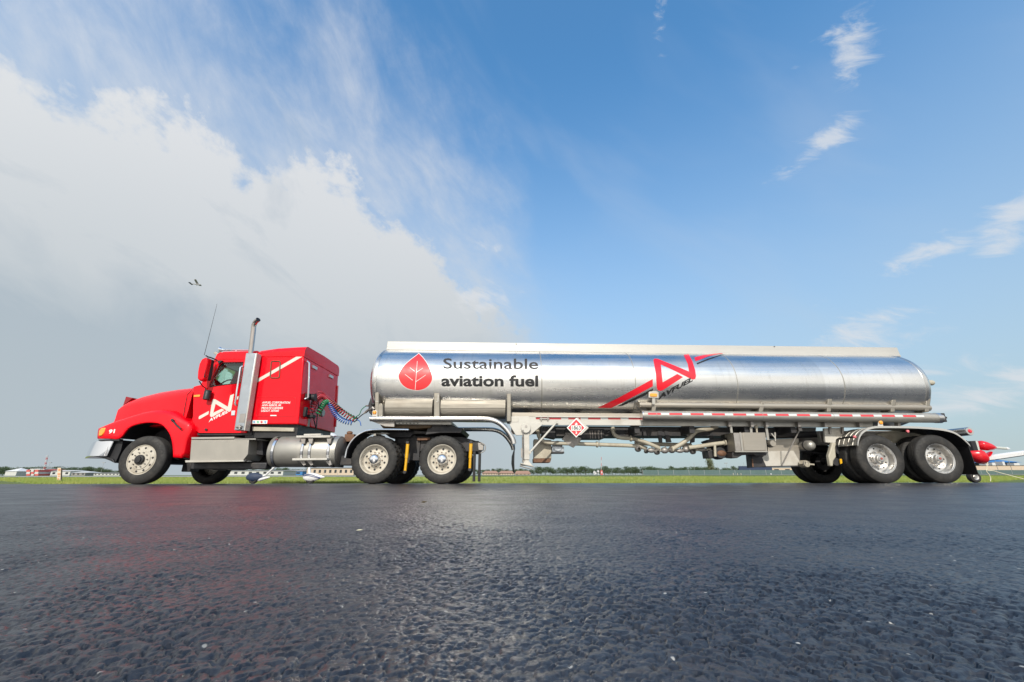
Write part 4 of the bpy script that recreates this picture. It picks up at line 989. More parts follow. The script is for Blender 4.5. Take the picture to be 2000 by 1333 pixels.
Q('splash_flap', loft([[W(1004.5 + dx, y, .30) + Vector((0, 0, 0)), W(1004.5 + dx, y, .30) + Vector((.012, .0, 0)), W(1004.5 + dx, y, .30) + Vector((.012 + tw, .55, 0)), W(1004.5 + dx, y, .30) + Vector((tw, .55, 0))] for y, dx, tw in ((864, .5, .0), (875, .2, -.01), (890, -.6, -.055), (905, -.9, -.06), (917, -.4, -.04), (924, 1.0, -.03))], True, True), 'flap_rubber', smooth=True, angle=50)
# placards
PH = Q('placard_holder', pplate([(1128, 816), (1150, 836), (1135, 850), (1127, 851), (1107, 836)], .17, .015), 'white_paint', bevel=.003)
cxp, cyp = 1125.5, 836
PL = Q('placard', pplate([(cxp, cyp - 19.5), (cxp + 18.5, cyp), (cxp, cyp + 19), (cxp - 18.5, cyp)], .155, .008), 'white_vinyl')
mk('placard_face', pplate([(cxp, cyp - 16.5), (cxp + 16, cyp), (cxp, cyp + 16.5), (cxp - 16, cyp)], .152, .002), 'tape_red', PL)
mk('placard_panel', pplate([(cxp - 10, cyp - 4.5), (cxp + 10, cyp - 4.5), (cxp + 10, cyp + 5.5), (cxp - 10, cyp + 5.5)], .149, .002), 'white_vinyl', PL)
mk('lettering', text('1863', (cxp - 8.6, cyp + 4), (cxp + 8.8, cyp + 4), (cxp - 8.6, cyp - 3.6), on(.147), None, .02), 'black_vinyl', PL)
mk('lettering', text('3', (cxp - 1.6, cyp + 12), (cxp + 1.6, cyp + 12), (cxp - 1.6, cyp + 7), on(.149), None, .03), 'white_vinyl', PL)
mk('flame_mark', flat_poly([(cxp - 2.2, cyp - 5.5), (cxp - 3, cyp - 8), (cxp - 1, cyp - 8), (cxp - .5, cyp - 11), (cxp + 1.4, cyp - 8.5), (cxp + 2.8, cyp - 8), (cxp + 2.2, cyp - 5.5)], on(.1495)), 'white_vinyl', PL)
# under-frame boxes
Q('equipment_box', pplate([(1043, 858), (1077, 860), (1077, 896), (1043, 896)], .95, .5), 'cream_pipe', bevel=.01)
Q('equipment_base', pplate([(1041.5, 896), (1077, 896), (1074.5, 904), (1042, 904)], .93, .5), 'rust', bevel=.01)
Q('filter_bowl', sep(pplate([(1078, 872), (1101.5, 873), (1101.5, 885), (1078, 885)], .9, .3), moved(lathe([(0, .12), (.2, .12), (.2, .0005)], 16), W(1089, 871, .85))), 'shield', bevel=.006)
Q('filter_base', pbox(1078.5, 882.5, 1102, 886, .88, 1.2), 'dark_steel')
Q('battery_tray', sep(pplate([(1060, 833), (1085, 836), (1085, 857), (1058, 852)], .8, .4), pplate([(1105, 836), (1180, 838), (1180, 857), (1102, 857)], .85, .5)), 'dark_steel', bevel=.01)
Q('tray_flap', pplate([(1098, 858), (1108, 846), (1135, 856), (1134, 862), (1120, 875), (1112, 871)], .75, .03), 'dull_steel')
Q('floor_panel', pplate([(1085, 841), (1108, 841), (1108, 850), (1085, 856)], 1.3, .02), 'satin')
for u in (1415, 1445, 1480, 1520, 1560): Q('louver_rib', pbox(940 + u * .15, 841, 940 + u * .15 + 1, 857, .84, .86), 'dull_steel')
# product piping
def pipe(pts_, r=.048): 
    o = Q('product_pipe', ptube(pts_, r, 14, 5), 'cream_pipe', smooth=True); return o
def flange_(px, py, Y, ax='X', r=.072, parent=None):
    mk('pipe_flange', moved(lathe([(-.02, .04), (-.02, r), (.02, r), (.02, .04)], 18, ax), W(px, py, Y)), 'cream_pipe', parent, smooth=True)
p_ = pipe([(1050, 834, .8), (1050.5, 845, .8), (1055, 857, .8), (1066, 864, .8), (1085, 866, .8), (1130, 867.3, .8), (1190, 869.5, .8), (1240, 871.5, .8), (1262, 876, .85)], .047); flange_(1166, 868.6, .8, parent=p_)
p_ = pipe([(1197, 834, .7), (1197, 843, .7), (1202, 851, .7), (1213, 855.5, .7), (1232, 857, .7), (1250, 861, .7), (1270, 868, .7), (1288, 876, .75)], .047); flange_(1232, 857, .7, parent=p_); flange_(1197, 840, .7, 'Z', parent=p_)
p_ = pipe([(1312, 878, .7), (1328, 869, .7), (1345, 857, .7), (1356, 846, .7), (1366, 841, .75), (1385, 839, .8), (1400, 834, .9)], .05); flange_(1313, 877.5, .7, parent=p_)
p_ = pipe([(1345, 875, .65), (1365, 872.5, .65), (1390, 868.5, .65), (1414, 865.5, .65)], .05); flange_(1416, 865, .65, parent=p_)
p_ = pipe([(1240, 866, 1.1), (1300, 868.5, 1.1), (1350, 870, 1.1)], .05)
p_ = pipe([(1272, 878, .8), (1300, 881, .8), (1340, 880, .8), (1388, 878, .8)], .03)
for i, (px, py, r) in enumerate([(1246, 877, .075), (1272, 880, .06), (1283, 883, .07), (1298, 880, .075), (1312, 879, .08), (1340, 878, .08), (1353, 882, .07), (1372, 879, .05), (1262, 882, .05), (1328, 881, .05)]):
    V_ = Q('valve_body', join(moved(lathe([(-.09, .03), (-.06, r * .8), (-.03, r), (.03, r), (.06, r * .8), (.09, .03)], 14, 'X' if i % 2 else 'Y'), W(px, py, .78)), ptube([(px, py, .78), (px + 2, py - 9, .74)], .012, 6)), 'dull_steel', smooth=True)
for q in ([(1283, 838), (1293, 838), (1294, 864), (1288, 864)], [(1297, 838), (1304, 838), (1312, 864), (1302, 864)], [(1233, 838), (1238, 838), (1241, 856), (1232, 855)], [(1345, 838), (1352, 838), (1350, 850), (1346, 850)], [(1384, 838), (1392, 838), (1394, 862), (1388, 862)], [(1350, 852), (1358, 850), (1357, 864), (1349, 866)]):
    Q('pipe_hanger', pplate(q, .88, .06), 'dark_steel', bevel=.004)
Q('air_line', ptube([(1180, 852, .8), (1190, 844, .8), (1200, 838, .8)], .01, 6), 'black_hose'); Q('air_line', ptube([(1255, 838, .8), (1256, 858, .8)], .014, 6), 'black_hose'); Q('air_line', ptube([(1170, 840, .78), (1170, 872, .7), (1174, 874, .7)], .008, 6), 'dull_steel')
Q('pump', join(pplate([z7(*q) for q in [(1060, 480), (1130, 455), (1290, 440), (1290, 600), (1360, 640), (1340, 670), (1090, 680), (1075, 600), (1150, 570)]], .75, .35), moved(lathe([(0, .0005), (0, .13), (.1, .15), (.25, .15)], 20), W(1408, 885, .66))), 'dark_steel', bevel=.012)
Q('pump_cover', moved(ball((0, 0, 0), .10, 14, 8, (1.3, .8, .8)), W(1408, 886, .70)), 'rust', smooth=True)
Q('pump_drain', sep(ptube([(1396, 870, .62), (1397, 892, .62)], .03, 8), ptube([(1426, 888, .62), (1436, 890, .62)], .03, 8)), 'cream_pipe', smooth=True)
# control cabinet
CB = Q('control_cabinet', pplate([z7b(*q) for q in [(350, 105), (765, 100), (795, 350), (375, 348)]], .28, .42), 'brushed', bevel=.008)
mk('cabinet_door', pplate([z7b(*q) for q in [(470, 102), (755, 100), (775, 335), (490, 340)]], .268, .02), 'brushed', CB, bevel=.006)
mk('cabinet_door', pplate([z7b(*q) for q in [(352, 108), (428, 106), (452, 342), (380, 344)]], .268, .02), 'dull_steel', CB, bevel=.004)
mk('cabinet_frame', sep(pplate([z7b(*q) for q in [(428, 98), (448, 98), (478, 345), (460, 345)]], .262, .02), pplate([z7b(*q) for q in [(372, 345), (795, 345), (797, 356), (374, 357)]], .26, .05)), 'satin', CB)
Q('cabinet_side', pplate([z7b(*q) for q in [(262, 118), (350, 105), (375, 360), (330, 365), (275, 340)]], .60, .3), 'black_plastic', bevel=.01)
Q('cabinet_base', pplate([z7b(*q) for q in [(340, 358), (800, 352), (775, 400), (640, 405), (610, 385), (460, 400), (400, 435), (335, 430)]], .38, .3), 'dark_steel', bevel=.008)
for a, b in (((305, 0), (330, 105)), ((575, 0), (585, 102)), ((765, 0), (805, 200))): 
    Q('cabinet_strap', pplate([z7b(a[0] - 14, a[1] - 60), z7b(a[0] + 16, a[1] - 60), z7b(b[0] + 14, b[1]), z7b(b[0] - 16, b[1])], .27, .02), 'satin')
Q('vent_valve', join(moved(ball((0, 0, 0), .045, 10, 6, (1, 1, 1.2)), W(*z7b(645, 30), .32)), ptube([(1477, 832, .32), (1478.5, 846, .32)], .02, 8)), 'cream_pipe', smooth=True)
Q('drip_post', pplate([z7b(*q) for q in [(580, 362), (720, 362), (725, 420), (780, 545), (600, 560)]], .62, .25), 'dark_steel', bevel=.006)
Q('post_edge', pplate([z7b(*q) for q in [(588, 445), (604, 445), (614, 548), (598, 548)]], .612, .01), 'rust')
Q('hose_cap', moved(lathe([(0, .0005), (0, .068), (.012, .076), (.30, .076)], 22), W(*z7b(868, 243), .30)), 'brushed', smooth=True)
Q('cap_ring', moved(lathe([(.10, .077), (.10, .088), (.16, .088), (.16, .077)], 22), W(*z7b(868, 243), .30)), 'black_plastic', smooth=True)
Q('cam_lever', sep(ptube([(1506.5, 847, .28), (1513, 855, .28)], .012, 6), ptube([(1513.5, 845, .28), (1514.5, 862, .28)], .013, 6)), 'white_paint', smooth=True)
SC = Q('spill_cabinet', pplate([z7b(*q) for q in [(810, 190), (1200, 175), (1215, 340), (1215, 520), (770, 540), (730, 440), (800, 400)]], .80, .5), 'brushed', bevel=.008)
mk('cabinet_apron', pplate([z7b(*q) for q in [(812, 345), (1130, 338), (1215, 480), (1220, 530), (775, 540), (725, 425)]], .77, .02), 'white_paint', SC, bevel=.003)
mk('apron_rib', pplate([z7b(*q) for q in [(962, 345), (980, 345), (985, 525), (970, 525)]], .755, .015), 'satin', SC)
mk('apron_sill', pplate([z7b(*q) for q in [(770, 538), (1225, 530), (1230, 545), (780, 552)]], .74, .3), 'dark_steel', SC)
Q('stay_rod', sep(ptube([(1560.5, 842, .45), (1527.5, 908.5, .70)], .016, 8), pbox(1559, 830, 1566, 842, .4, .46)), 'dull_steel', smooth=True)
Q('rear_cross_tube', ptube([(1500, 852, 1.2), (1612, 848, 1.2)], .08, 12), 'dark_steel', smooth=True)
# axle group
for x in (XT1, XT2): Q('axle', tube([(x, .25, RT), (x, 2.19, RT)], .075, 14), 'dark_steel', smooth=True)
AC = Q('air_reservoir', moved(lathe([(-.0, .0005), (.0, .04), (.03, .085), (.08, .115), (.55, .115), (.6, .0005)], 24), W(*z7b(1385, 265), .45)), 'satin', smooth=True)
mk('reservoir_band', moved(lathe([(.16, .116), (.16, .128), (.20, .128), (.20, .116)], 24), W(*z7b(1385, 265), .45)), 'dark_steel', AC)
Q('brake_chamber', sep(moved(lathe([(-.02, .0005), (0, .07), (.05, .085), (.18, .085), (.2, .05)], 18), W(*z7b(1310, 510), .55)), ptube([(1560, 905, .6), (1590, 908, .6)], .02, 8)), 'cream_pipe', smooth=True)
for u in (1265, 1290, 1320): Q('brake_bolt', ptube([(1380 + u * .15, 830 + 480 * .15, .52), (1380 + u * .15, 830 + 530 * .15, .56)], .010, 6), 'polished')
Q('hanger_plate', pplate([z7b(*q) for q in [(1530, 45), (1790, 40), (1795, 130), (1690, 190), (1680, 240), (1550, 230)]], .52, .06), 'white_paint', bevel=.008)
for u in (1612, 1772): Q('hanger_post', pplate([z7b(*q) for q in [(u - 14, -20), (u + 14, -22), (u + 20, 120), (u - 6, 120)]], .48, .05), 'dull_steel', bevel=.004)
Q('suspension_arm', pplate([z7b(*q) for q in [(1640, 235), (1690, 235), (1680, 300), (1690, 420), (1655, 470), (1650, 540), (1612, 540), (1590, 400), (1610, 340)]], .42, .10), 'cream_pipe', bevel=.02)
Q('slack_adjuster', sep(moved(lathe([(0, .0005), (0, .09), (.10, .09)], 16), W(*z7b(1690, 480), .46)), moved(lathe([(0, .0005), (0, .11), (.12, .11)], 16), W(*z7b(1735, 330), .56))), 'dark_steel', smooth=True)
Q('spring_tag', pplate([z7b(*q) for q in [(1735, 445), (1762, 445), (1768, 500), (1745, 512)]], .40, .02), 'yellow')
Q('trailer_spring', sep(*[tube(curve([(XT1 - .62 + d_, y, .78), (XT1 + .1, y, .70 - d_ * .3), (XT1 + .70 - d_, y, .80)], 4), .03, 6) for y in (.72, 1.68) for d_ in (0, .12)] + [tube(curve([(XT2 - .62 + d_, y, .80), (XT2, y, .70 - d_ * .3), (XT2 + .55 - d_, y, .80)], 4), .03, 6) for y in (.72, 1.68) for d_ in (0, .12)]), 'dark_steel')
Q('bogie_beam', sep(box(XT1 - .75, XT2 + .6, .70, .80, .92, 1.2), box(XT1 - .75, XT2 + .6, 1.64, 1.74, .92, 1.2)), 'dull_steel', bevel=.01)
Q('bogie_plate', pplate([(1712, 848), (1760, 838), (1812, 846), (1818, 854), (1790, 866), (1735, 866)], .66, .04), 'cream_pipe', bevel=.01)
Q('equaliser', sep(box((XT1 + XT2) / 2 - .18, (XT1 + XT2) / 2 + .18, .72, .85, .62, .95), box((XT1 + XT2) / 2 - .05, (XT1 + XT2) / 2 + .05, .8, 1.6, .7, .9)), 'dark_steel', bevel=.02)
# rear fenders
fp = [(219, 312), (232, 240), (262, 175), (318, 128), (400, 98), (520, 90), (900, 95), (1200, 115), (1370, 150), (1470, 205), (1550, 275), (1590, 318)]
fpath = curve([W(*z8b(u, v), -.03) for u, v in fp], 4)
for dy in (0, 1.82):
    fo = Q('wheel_fender', loft([[p + Vector((0, dy, 0)), p + Vector((0, .68 + dy, 0)), p + Vector((0, .68 + dy, .006)), p + Vector((0, dy, .006))] for p in fpath], True, True), 'satin', smooth=True, angle=60)
    mk('fender_lip', loft([[p + Vector((0, -.006 + dy + (.0 if dy == 0 else .68), .022)), p + Vector((0, .012 + dy + (.0 if dy == 0 else .68), .022)), p + Vector((0, .012 + dy + (.0 if dy == 0 else .68), -.024)), p + Vector((0, -.006 + dy + (.0 if dy == 0 else .68), -.024))] for p in fpath], True, True), 'bright_rail', fo, smooth=True, angle=60)
    for k_ in range(4): mk('fender_rib', tube([p + Vector((0, .14 + .14 * k_ + dy, .008)) for p in fpath[:18]], .010, 6), 'satin', fo, smooth=True)
    xf_ = fpath[-1].x - .01
    zf_ = fpath[-1].z
    Q('mud_flap', moved(box(xf_ - .006, xf_ + .006, .0, .66, .18, zf_ + .12), (0, dy - .01, 0)), 'flap_rubber', bevel=.002)
    Q('fender_liner', loft([[p + Vector((-.02, .01 + dy, -.012)), p + Vector((-.02, .67 + dy, -.012))] for p in fpath[26:]], False, False), 'flap_rubber', smooth=True)
AB = Q('marker_bracket', pplate([z8b(*q) for q in [(468, 85), (472, 35), (482, 18), (500, 12), (518, 20), (525, 40), (535, 85)]], -.01, .012), 'white_paint', bevel=.003)
mk('marker_lens', moved(lathe([(0, .042), (-.02, .04), (-.03, .02), (-.032, .0005)], 16), W(*z8b(499, 36), -.012)), 'amber', AB, smooth=True)
Q('marker_lens', moved(lathe([(0, .032), (-.02, .03), (-.03, .0005)], 14), W(*z8b(826, 143), .0)), 'pink_light', smooth=True)
LB = Q('lamp_bar', ptube([(1640, 857.5, .40), (1652, 855, .2), (1668, 853.8, .02)], .022, 8), 'black_plastic', smooth=True)
mk('marker_lens', ball(W(*z8b(182, 211), .0), .034, 12, 8), 'pink_light', LB, smooth=True)
# rear cross tube bumper with tail lamp in its end
tc_ = W(*z8b(1590, 142), .06)
TU = Q('bumper_tube', moved(lathe([(0, .0005), (0, .085), (.012, .092), (2.3, .092), (2.31, .0005)], 28), tc_), 'polished', smooth=True)
mk('tail_lamp', moved(lathe([(-.02, .0005), (-.018, .03), (0, .045)], 18), tc_ + Vector((0, -.002, 0))), 'tail_red', TU, smooth=True)
Q('underride_guard', sep(box(tc_.x - .12, tc_.x - .04, .55, .65, .45, 1.0), box(tc_.x - .12, tc_.x - .04, 1.8, 1.9, .45, 1.0), box(tc_.x - .14, tc_.x - .03, .2, 2.25, .42, .54)), 'dark_steel', bevel=.006)
Q('rear_frame', sep(box(XT2 + .4, tc_.x, .72, .80, .98, 1.2), box(XT2 + .4, tc_.x, 1.64, 1.72, .98, 1.2)), 'dull_steel')
# side tubes on the right: slim skirt tube above, large hose tube with reflectors below
a_, b_ = W(1248, 791.5, .22), W(1814, 797, .22)
SK = Q('skirt_tube', tube([a_, b_], .075, 20), 'brushed', smooth=True)
HT = None
a_, b_ = W(1253.5, 812, .12), W(1834, 817, .12)
HT = Q('hose_tube', tube([a_, b_], .112, 28), 'satin', smooth=True)
mk('tube_end', sep(tube([a_ - Vector((.012, 0, 0)), a_ + Vector((.02, 0, 0))], .117, 28), tube([b_ - Vector((.10, 0, 0)), b_ + Vector((.02, 0, 0))], .117, 28)), 'polished', HT, smooth=True)
mk('tube_latch', sep(box(b_.x + .0, b_.x + .06, .02, .06, b_.z - .10, b_.z + .10), box(b_.x - .02, b_.x + .1, .03, .05, b_.z - .02, b_.z + .02)), 'dark_steel', HT, bevel=.005)
for px in (1280, 1485, 1622): 
    q = W(px, 813, .12); mk('tube_band', tube([Vector((q.x - .005, a_.y, a_.z + (q.x - a_.x) * (b_.z - a_.z) / (b_.x - a_.x))), Vector((q.x + .005, a_.y, a_.z + (q.x - a_.x) * (b_.z - a_.z) / (b_.x - a_.x)))], .1145, 28, False), 'dull_steel', HT)
ht_ax = (b_ - a_).normalized()
def tape(px0, px1):
    x0, x1 = W(px0, 809, .02).x, W(px1, 809, .02).x; rings = []
    for x in (x0, x1):
        c_ = a_ + (b_ - a_) * ((x - a_.x) / (b_.x - a_.x)); rings.append([c_ + Vector((0, -.1135 * math.cos(rad(t)), .1135 * math.sin(rad(t)))) for t in (2, 10, 18, 26)])
    return loft(rings, False, False)
for i in range(14):
    p0 = 1265.5 + i * 41.6 - (i * i * .02)
    if p0 + 24 < 1826: mk('reflector_tape', tape(p0, p0 + 25), 'tape_red', HT, smooth=True)
    if p0 + 40 < 1826: mk('reflector_tape', tape(p0 + 25.3, p0 + 41), 'tape_silver', HT, smooth=True)
for px, yt in ((1277, 783), (1487, 786), (1620, 765), (1745, 766), (1812, 770)):
    Q('tube_bracket', pplate([(px - 5, 805), (px - 2, yt + 6), (px, yt), (px + 5, yt), (px + 7, yt + 6), (px + 3, 805)], .15, .5), 'tray', bevel=.012)
for px in (1424, 1468, 1497, 1560, 1612, 1680, 1755): Q('tube_hanger', pplate([(px - 2.5, 818), (px + 3, 818), (px + 5, 834), (px - .5, 834)], .20, .10), 'dull_steel', bevel=.004)
MP = Q('marker_lamp_plate', pplate([(1267, 766.5), (1269, 765), (1285, 765.5), (1286.5, 767), (1286.5, 777.5), (1267, 777)], .06, .02), 'white_paint', bevel=.004)
mk('marker_lens', pplate([(1269.5, 769.5), (1271.5, 768.5), (1282, 768.8), (1284, 770), (1284, 774), (1282, 775.3), (1271.5, 775), (1269.5, 774)], .045, .02), 'amber', MP, bevel=.01)
Q('lamp_stem', sep(pplate([(1274, 777), (1280, 777), (1279, 790), (1274, 790)], .08, .05), pplate([(1268, 765.5), (1280, 763), (1284, 765)], .08, .05)), 'satin')

# ================================================================== field and background
def mat_flat(name, col, rough=.7, var=.12, vs=1.0): return pm(name, col, rough, 0, 0, var, vs)
mat_flat('concrete', (.42, .40, .36)); mat_flat('hangar_white', (.50, .50, .49), .7, .06); mat_flat('tan_wall', (.50, .40, .31), .8, .08); mat_flat('tan_roof', (.34, .20, .14), .8, .15, .3)
mat_flat('grey_roof', (.26, .25, .24)); mat_flat('blue_roof', (.03, .16, .40), .5); mat_flat('navy', (.02, .035, .075), .6); mat_flat('dark_window', (.03, .035, .04), .3)
mat_flat('fence_green', (.075, .12, .112), .8, .1, .3); mat_flat('pole_grey', (.30, .30, .30)); mat_flat('crane_red', (.50, .10, .09)); mat_flat('sign_orange', (.62, .28, .14)); mat_flat('sign_cream', (.62, .52, .40))
mat_flat('bark', (.09, .07, .05), .9); mat_flat('aircraft_white', (.68, .68, .68), .3, .04); mat_flat('aircraft_blue', (.03, .06, .20), .3); mat_flat('spinner_red', (.62, .01, .02), .22, .05); mat_flat('pale_green_grey', (.45, .47, .43), .4)
mat_flat('rope', (.62, .58, .42), .9); mat_flat('dead_leaf', (.16, .12, .035), .7)
def leaf_mat(name, c1, c2):
    b = MatB(name); oi = b.n('ShaderNodeObjectInfo')
    col = b.mix(b.noise(.6, 4, .6), c1, c2)
    b.set(Base_Color=col, Roughness=.75); MATS[name] = b.m
leaf_mat('foliage', (.040, .072, .032), (.085, .120, .055)); leaf_mat('foliage_pale', (.10, .12, .06), (.16, .17, .09))
# mown grass verge: blades
def blades_mat():
    b = MatB('grass_blades')
    col = b.mix(b.ramp(b.noise(.45, 5, .6, (1, .5, 1)), .35, .65), (.115, .195, .025), (.23, .25, .05))
    col = b.mix(b.ramp(b.noise(9, 3, .6), .45, .75, 0, .7), col, (.28, .27, .07))
    b.set(Base_Color=col, Roughness=.6); 
    MATS['blades'] = b.m
blades_mat()
rg = random.Random(3); V, F_ = [], []
for i in range(52000):
    t = rg.random() ** 1.7; y = EDGE - .02 + t * 26 + (-abs(rg.gauss(0, .10)) * (.5 + .5 * math.sin(i * .01)) if t < .02 else 0); hw = 14.5 + (y - EDGE) * 1.45 + 6
    x = rg.uniform(-hw, hw); h = rg.uniform(.06, .15) * (1.0 + .35 * math.sin(x * .7) * math.sin(x * .23 + 1)); wd = rg.uniform(.008, .018) * (1 + t * 2); a = rg.uniform(-.05, .05)
    z = gz(y) - .008; k = len(V); V += [(x - wd, y, z), (x + wd, y, z), (x + a, y + rg.uniform(-.05, .05), z + h)]; F_.append((k, k + 1, k + 2))
g = mk('grass', (V, F_), 'blades'); tag(g, 'short green grass verge along the far edge of the tarmac', 'grass'); g['kind'] = 'stuff'
# far pavements
def strip(name, y0, y1, x0, x1, mat, lift=.02, skew=0.0):
    n_ = 12; V = []
    for i in range(n_ + 1):
        x = x0 + (x1 - x0) * i / n_
        V += [(x, y0 + skew * x, gz(y0) + lift), (x, y1 + skew * x, gz(y1) + lift)]
    return struct(mk(name, (V, [(2 * i, 2 * i + 2, 2 * i + 3, 2 * i + 1) for i in range(n_)]), mat))
strip('taxiway', 72, 95, -15, 160, 'concrete', .03)
strip('taxiway', 46, 66, -240, -12, 'concrete', .03, .01)
strip('runway', 130, 175, -500, 500, 'grey_roof', .03)
# trees
def tree_mesh(seed, shape):
    r_ = random.Random(seed); V, F_ = [], []
    lobes = [(r_.uniform(-.30, .30), r_.uniform(-.30, .30), r_.uniform(.25, .80), r_.uniform(.16, .30)) for _ in range(12)] + [(0, 0, .6, .34)]
    for i in range(1500):
        lx, ly, lz, lr = r_.choice(lobes)
        d_ = Vector((r_.gauss(0, 1), r_.gauss(0, 1), r_.gauss(0, 1))).normalized() * lr * (r_.random() ** .35)
        c_ = Vector((lx * shape, ly * shape, lz)) + Vector((d_.x * shape, d_.y * shape, d_.z * .85))
        if c_.z < .05: continue
        s_ = r_.uniform(.022, .050); n_ = Vector((r_.gauss(0, 1), r_.gauss(0, 1), r_.gauss(0, 1))).normalized(); u_ = n_.orthogonal().normalized() * s_; v_ = n_.cross(u_).normalized() * s_ * r_.uniform(.6, 1.2)
        k = len(V); V += [c_ - u_, c_ + v_, c_ + u_ * 1.2]; F_.append((k, k + 1, k + 2))
    return V, F_
def trunk_mesh(seed):
    r_ = random.Random(seed); parts_ = [tube([(0, 0, 0), (.01, 0, .2), (.0, .01, .45), (.02, 0, .7)], [.030, .022, .015, .006], 7)]
    for i in range(6):
        a = r_.uniform(0, 6.28); z0 = r_.uniform(.2, .5); l_ = r_.uniform(.15, .3)
        parts_.append(tube([(0, 0, z0), (math.cos(a) * l_ * .5, math.sin(a) * l_ * .5, z0 + l_ * .5), (math.cos(a) * l_, math.sin(a) * l_, z0 + l_ * .9)], [.012, .008, .003], 5))
    return join(*parts_)
CROWN = [mesh_of('crown', tree_mesh(20 + i, 1.0 + .25 * (i % 3)), 'foliage') for i in range(6)]; TRUNK = [mesh_of('trunk', trunk_mesh(50 + i), 'bark') for i in range(3)]
CROWN_P = mesh_of('crown', tree_mesh(90, .8), 'foliage_pale')
def tree(px, ytop, Y, wid, label, group=None, pale=False, i=0):
    q = W(px, ytop, Y); base = gz(Y); h = q.z - base; 
    t = thing('tree', label, 'tree', (q.x, Y, base), group)
    sx = wid * h
    for nm, me in (('trunk', TRUNK[i % 3]), ('crown', CROWN_P if pale else CROWN[i % 6])):
        o = bpy.data.objects.new(nm, me); COL.objects.link(o); o.parent = t; o.scale = (sx, sx, h); o.rotation_euler = (0, 0, i * 1.7)
rt = random.Random(11)
def LT(x):
    for hi, wh, gr in ((240, 'behind the white sheds left of the truck', 'trees left of the truck'), (700, 'seen under the tractor behind the low buildings', 'trees under the tractor'), (1050, 'behind the low red roofed houses', 'trees behind the houses'),
                       (1178, 'between the houses and the red radio mast', 'trees left of the radio mast'), (1300, 'right of the red radio mast below the pipes', 'trees right of the radio mast'), (1460, 'behind the green fence left of the dark blue stand', 'trees left of the stand')):
        if x < hi: return 'dark green leafy tree ' + wh, gr
    return 'dark green leafy tree behind the green fence right of the stand', 'trees right of the stand'
i = 0; x = -20
while x < 1960:
    left = x < 240
    if 236 < x < 430 or 690 < x < 930 or 1550 < x < 1900: x += 40; continue
    if left: yt = rt.uniform(910, 917) if rt.random() < .6 else rt.uniform(916, 921)
    elif x < 930: yt = rt.uniform(913, 920)
    elif x < 1045: yt = rt.uniform(914, 920)
    else: yt = rt.uniform(909.5, 916.5) + (3 if x > 1440 else 0)
    tree(x, yt, rt.uniform(330, 430), rt.uniform(.9, 1.5), *LT(x), i=i); i += 1; x += rt.uniform(4.5, 9.5)
for k_, (px, yt, wd) in enumerate([(176, 909.5, 1.1), (195, 911.5, 1.0), (1107, 911, 1.2), (1240, 911, 1.2)]):
    tree(px, yt, 300, wd, ['round dark green tree beside the low white sheds, tallest of the left end', 'dark green tree just right of the tallest one at the left end', 'rounded green tree left of the red marker beyond the grass', 'green tree right of the red marker beyond the grass'][k_], i=k_ + 3)
tree(1386, 889, 320, .62, 'tall thin pale tree standing above the tree row under the trailer pump', pale=True, i=2)
# buildings: wall, roof and windows of their own
def house(name, label, cat, px0, px1, yb, ye, yr, Y, depth, wall, roof, win=0, hip=.3, group=None, wy=None):
    a, b = W(px0, yb, Y), W(px1, yb, Y); zb_ = gz(Y) - .05; ze = W(px0, ye, Y).z; zr = W(px0, yr, Y).z
    t = thing(name, label, cat, ((a.x + b.x) / 2, Y + depth / 2, zb_), group)
    mk('wall', box(a.x, b.x, Y, Y + depth, zb_, ze), wall, t)
    o_ = .4; hx = (b.x - a.x) * hip * .5
    e_ = [(a.x - o_, Y - o_, ze), (b.x + o_, Y - o_, ze), (b.x + o_, Y + depth + o_, ze), (a.x - o_, Y + depth + o_, ze), (a.x + hx, Y + depth / 2, zr), (b.x - hx, Y + depth / 2, zr)]
    mk('roof', (e_, [(0, 1, 5, 4), (2, 3, 4, 5), (1, 2, 5), (3, 0, 4), (3, 2, 1, 0)]), roof, t)
    for k_ in range(win):
        x0 = a.x + (b.x - a.x) * (k_ + .3) / win; w_ = (b.x - a.x) / win * .42; hh = ze - zb_
        mk('window', box(x0, x0 + w_, Y - .06, Y + .05, zb_ + hh * .35, zb_ + hh * .78), 'dark_window', t)
    return t
house('low_house', 'long low house with reddish tan hip roof, left of the rubber flap', 'house', 942, 973, 929, 925, 920, 230, 9, 'tan_wall', 'tan_roof', 6)
house('low_house', 'low house with tan hip roof directly left of the hanging rubber flap', 'house', 974, 1004, 929, 925, 920, 235, 9, 'tan_wall', 'tan_roof', 6)
house('low_house', 'brick red roofed low house between the rubber flap and the landing leg', 'house', 1006, 1036, 929, 926, 920, 240, 9, 'tan_wall', 'tan_roof', 4, .2)
house('terminal', 'long tan building seen under the fuel tank behind the wheels', 'building', 598, 690, 929, 915, 913, 210, 14, 'tan_wall', 'grey_roof', 9, .02)
house('shed', 'white low building seen left of the parked aircraft nose wheel gap', 'building', 438, 552, 929.5, 920, 918.5, 190, 12, 'hangar_white', 'grey_roof', 8, .02)
house('shed', 'small blue building between the two aircraft wheels', 'building', 556, 590, 929, 921, 918, 260, 12, 'blue_roof', 'grey_roof', 2, .1)
house('hangar', 'white flat hangar behind the orange and cream sign', 'building', 97, 135, 930, 921, 918.5, 240, 12, 'hangar_white', 'hangar_white', 3, .05)
house('hangar', 'long low white shed at the right of the left tree clump', 'building', 182, 232, 930.5, 925, 923.5, 230, 10, 'hangar_white', 'grey_roof', 7, .04)
house('hangar', 'pale open sided shed between the sign and the tree clump', 'building', 138, 165, 930.5, 924, 921, 235, 10, 'grey_roof', 'hangar_white', 3, .2)
house('hangar', 'white building with red panels just right of the checkered one', 'building', 76, 96, 930, 919, 917, 245, 10, 'hangar_white', 'crane_red', 2, .1)
